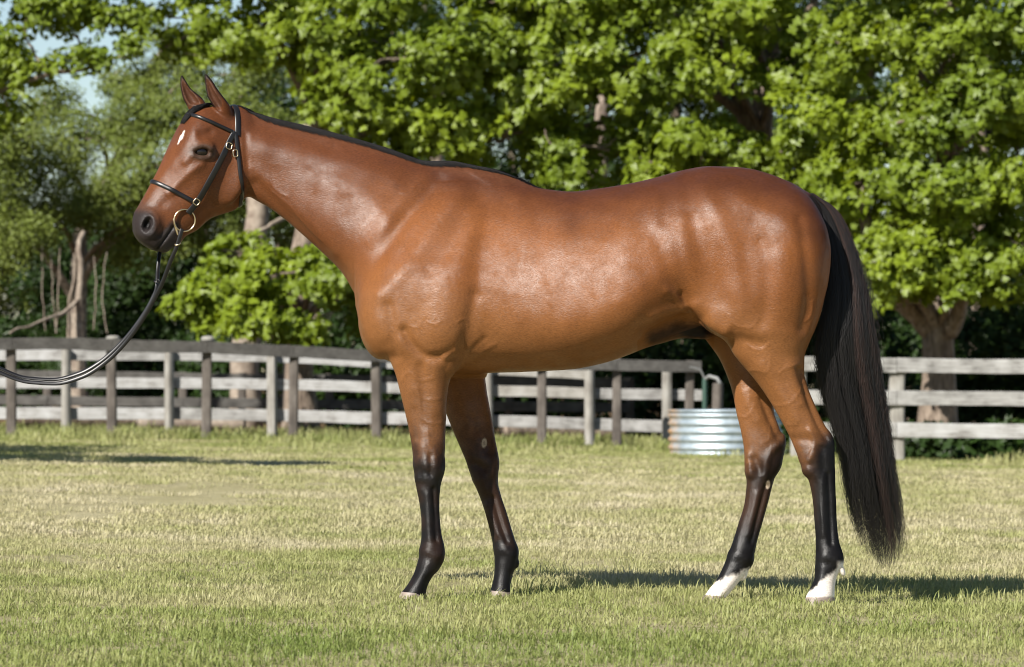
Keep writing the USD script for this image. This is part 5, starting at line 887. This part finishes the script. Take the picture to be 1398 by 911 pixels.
for P, a, b in [([G(108, 68) - [0, 0, .2], up(106, 420, 68), up(111, 370, 68), up(108, 338, 68), up(112, 318, 68.2)], .11, .05), ([G(92, 68.3) - [0, 0, .2], up(95, 420, 68.2), up(101, 380, 68), up(104, 345, 68)], .045, .025), ([up(110, 405, 68), up(85, 428, 67.6), up(52, 440, 67), up(12, 455, 66.4)], .04, .02)] + \
        [([up(x, r0, 68.2), up(x + rgb_.normal(0, 3), (r0 + r1) / 2, 68), up(x + rgb_.normal(0, 4), r1, 67.9)], .008, rgb_.uniform(.007, .013)) for x, r0, r1 in ((58, 330, 452), (70, 345, 450), (82, 335, 455), (128, 350, 450), (146, 345, 455))]:
    mesh('branch' if a < .1 else 'trunk', limb(P, a, b, 8, .02, int(a * 9973) + len(P)), 'pale_bark', bare, smooth=True)
stick = thing('fallen_branch', 'long pale dead branch slanting through the leaves below the neck of the horse', 'branch', up(330, 325, 57.6))
mesh('stem', limb([up(318, 334, 57.4), up(350, 318, 57.6), up(388, 298, 58)], .028, .04, 8, .01, 3), 'pale_bark', stick, smooth=True)
# nearer branch with dark leaves over the top left corner
tree('shade_tree', 'dark-leaved tree reaching in over the top left corner with one long bare branch', 'tree', G(-330, 57), [up(-330, 300, 57), up(-300, 180, 57), up(-260, 60, 57), up(-200, -120, 57)],
     [B(30, 100, 57.2, .55, .6, .3, 34), B(110, 85, 57.2, .5, .6, .22, 26), B(-20, 60, 57.2, .7, .7, .4, 57), B(60, 15, 57.4, .8, .8, .35, 60), B(160, 20, 57.4, .6, .7, .28, 34), B(-40, -10, 57.4, .9, .9, .5, 70), B(140, -40, 57.6, 1.0, .9, .4, 60), B(-60, 180, 57.4, .7, .8, .5, 57), B(15, 155, 57.4, .35, .5, .2, 12), B(185, 62, 57.2, .3, .4, .14, 10)],
     'small_maple', 306, tr=(.24, .10), limbs=False, trunk_parts=[([up(-290, 160, 57), up(-150, 150, 57), up(0, 124, 57.1), up(70, 100, 57.1), up(130, 92, 57.2), up(195, 67, 57.2)], .085, .022), ([up(70, 100, 57.1), up(40, 60, 57.2), up(30, 20, 57.3)], .03, .012), ([up(125, 93, 57.2), up(110, 60, 57.3), up(60, 20, 57.4)], .025, .01), ([up(0, 124, 57.1), up(20, 150, 57.3)], .02, .01), ([up(-260, 60, 57), up(-100, 0, 57.3), up(60, -20, 57.5), up(180, -50, 57.6)], .08, .02)])
# a tree outside the picture that throws the long shadow on the left
tree('shade_tree', 'leafy tree standing to the left of the picture, casting the long shadow across the grass', 'tree', np.array([-11.0, 32.5, float(ground_z(-11.0, 32.5))]), [np.array([-11.0, 32.5, 2.4]), np.array([-10.9, 32.7, 4.4]), np.array([-10.8, 33.1, 6.2])],
     [((-10.8, 31.0, 5.0), (2.2, 3.0, 1.0), 380), ((-10.4, 36.5, 5.0), (2.0, 3.0, .9), 300), ((-8.3, 32.8, 4.6), (1.6, 2.4, .45), 260), ((-6.6, 32.6, 4.4), (1.2, 1.1, .25), 120)], 'small_maple', 307, tr=(.2, .08))
# dark wood beyond, tree by tree
rg = np.random.default_rng(77)
FAR_LABEL = ['dark woodland tree ' + q for q in ('just outside the left edge', 'behind the oak at the left edge, under the patch of sky', 'behind the pale oak trunk at the left', 'behind the hanging branches of the bare tree', 'just left of the hanging rein', 'in the distance behind the muzzle of the horse', 'in the distance behind the throat of the horse', 'far behind the middle of the neck', 'far behind the base of the neck', 'far behind the withers of the horse', 'far behind the back of the horse', 'far behind the loin of the horse', 'far behind the croup and the dark maple trunk', 'far behind the root of the tail', 'far behind the forked maple trunk on the right', 'far behind the right end of the white fence', 'just beyond the right edge', 'second beyond the right edge', 'first beyond the left edge, next to the patch of sky', 'second beyond the left edge', 'third beyond the left edge', 'fourth beyond the left edge', 'fifth beyond the left edge', 'third beyond the right edge', 'fourth beyond the right edge', 'last beyond the right edge')]
SHRUB_LABEL = ['dark green shrub in the shade ' + q for q in ('behind the chest and forelegs of the horse', 'behind the far foreleg of the horse', 'behind the boards under the middle of the belly', 'behind the black rail under the flank', 'behind the standpipe and the metal tank', 'between the hind legs of the horse', 'just left of the tail, behind the white boards', 'just right of the tail, behind the white boards', 'at the right edge behind the white fence', 'beyond the right edge behind the white fence', 'right of the pale bare tree, above the black rail', 'below the muzzle and rein, above the black rail', 'at the left edge behind the bare tree', 'behind the low maple bough under the neck', 'right of the forked maple trunk', 'left of the forked maple trunk', 'first outside the left edge', 'second outside the left edge', 'third outside the left edge', 'fourth outside the left edge', 'second outside the right edge', 'third outside the right edge')]
WEED_LABEL = ['low leafy plant at the foot of the right fence, ' + q for q in ('just left of the tail', 'hidden by the tail', 'just right of the post', 'second right of the post', 'third right of the post', 'at the right edge', 'beyond the right edge', 'between the hind legs')]
far_spots = [(-120, 96, 330), (30, 100, 300), (160, 94, 280), (95, 88, 335), (215, 87, 320), (280, 98, 170), (380, 92, 80), (480, 96, -60), (590, 90, -120), (700, 95, -140), (810, 91, -140), (920, 96, -160), (1030, 90, -140), (1130, 95, -150), (1240, 91, -160), (1350, 96, -150), (1450, 92, -140), (1560, 96, -120), (-260, 94, 60), (-400, 92, 20), (-540, 95, -20), (-680, 92, -60), (-820, 95, -40), (1680, 93, -140), (1800, 95, -100), (1920, 92, -120)]
for k, (px, y, toprow) in enumerate(far_spots):
    b = G(px, y); H = zrow(toprow, y); n = max(3, int(H / 2.2)); bl = []
    for q in range(n):
        z = .7 + (H - .7) * (q + .5) / n; bl.append(((b[0] + rg.normal(0, .45), y + rg.normal(0, .4), z), (1.55 * rg.uniform(.85, 1.15), 1.3, H / n * .66), 130))
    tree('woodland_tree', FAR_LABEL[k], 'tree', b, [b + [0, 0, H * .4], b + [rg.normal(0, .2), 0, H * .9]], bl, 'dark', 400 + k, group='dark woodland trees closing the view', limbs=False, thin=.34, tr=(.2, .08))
# shrubs in the shade between the trunks
shr = [(560, 68, 420, .9), (640, 66, 400, 1.0), (735, 67, 410, 1.1), (850, 66, 420, 1.0), (930, 68, 400, 1.2), (1010, 63, 415, 1.1), (1100, 64, 390, 1.2), (1180, 66, 380, 1.1), (1370, 64, 400, 1.2), (1440, 62, 390, 1.2), (200, 72, 430, 1.1), (300, 70, 450, .9), (20, 76, 430, 1.2), (480, 69, 440, .9), (1320, 68, 420, 1.0), (1235, 70, 430, 1.0), (-130, 72, 420, 1.2), (-260, 70, 430, 1.1), (-400, 72, 425, 1.2), (-540, 71, 430, 1.2), (1560, 64, 395, 1.2), (1690, 64, 400, 1.2)]
for k, (px, y, toprow, rx) in enumerate(shr):
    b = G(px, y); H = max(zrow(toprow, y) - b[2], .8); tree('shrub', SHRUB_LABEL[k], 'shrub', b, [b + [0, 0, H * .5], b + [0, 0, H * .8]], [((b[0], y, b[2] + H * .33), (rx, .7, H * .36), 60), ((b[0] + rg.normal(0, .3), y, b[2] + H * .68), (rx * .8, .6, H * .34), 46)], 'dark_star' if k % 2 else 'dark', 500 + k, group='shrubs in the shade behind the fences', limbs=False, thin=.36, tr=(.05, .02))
low = [(1105, 49.6), (1160, 49), (1255, 48.4), (1300, 49), (1345, 48.2), (1390, 48.8), (1430, 48.4), (1060, 50)]
for k, (px, y) in enumerate(low):
    b = G(px, y); H = rg.uniform(.25, .5); tree('leafy_weed', WEED_LABEL[k], 'plant', b, [b + [0, 0, H * .5], b + [0, 0, H * .8]], [((b[0], y, b[2] + H * .5), (.45, .3, H * .5), 16)], 'dark_star', 600 + k, group='leafy plants under the right fence', limbs=False, thin=.3, tr=(.012, .006))
# tree trunks seen between the boards, logs on the ground
for k, (px, y, top, r, mat) in enumerate(((335, 66, 440, .30, 'pale_bark'), (398, 63, 430, .16, 'pale_bark'), (805, 72, 380, .22, 'bark'), (1330, 70, 330, .16, 'bark'), (580, 70, 380, .18, 'bark'))):
    b = G(px, y); lb = ['thick pale trunk seen through the white boards left of the horse', 'slim pale trunk seen through the boards just before the chest of the horse', 'brown trunk behind the white boards under the belly of the horse', 'dark trunk in the shade at the right of the forked maple', 'dark trunk between the forelegs and the boards behind'][k]
    t = thing('dead_tree', lb, 'tree trunk', b); mesh('trunk', limb([b - [0, 0, .2], b + [0, 0, 1.2], U(px + 6, top, y), U(px + 20, top - 260, y)], r, r * .6, 12, .03, k), mat, t, smooth=True)
for k, (a, b_, r, mat) in enumerate((((20, 556, 61), (270, 562, 62), .17, 'bark'), ((190, 572, 60), (330, 570, 60.5), .12, 'pale_bark'), ((690, 570, 60), (850, 590, 61), .13, 'bark'))):
    A, Bp = U(*a), U(*b_); gzA, gzB = float(ground_z(A[0], A[1])), float(ground_z(Bp[0], Bp[1])); A[2], Bp[2] = gzA + r * .85, gzB + r * .85
    t = thing('fallen_log', ['long brown log on the ground behind the boards at the left', 'shorter pale log on the ground behind the boards at the left', 'brown log on the ground behind the boards under the belly of the horse'][k], 'log', A); mesh('log', limb([A, (A + Bp) / 2 + [0, .1, .01], Bp], r, r * .8, 12, .01, k), mat, t, smooth=True)
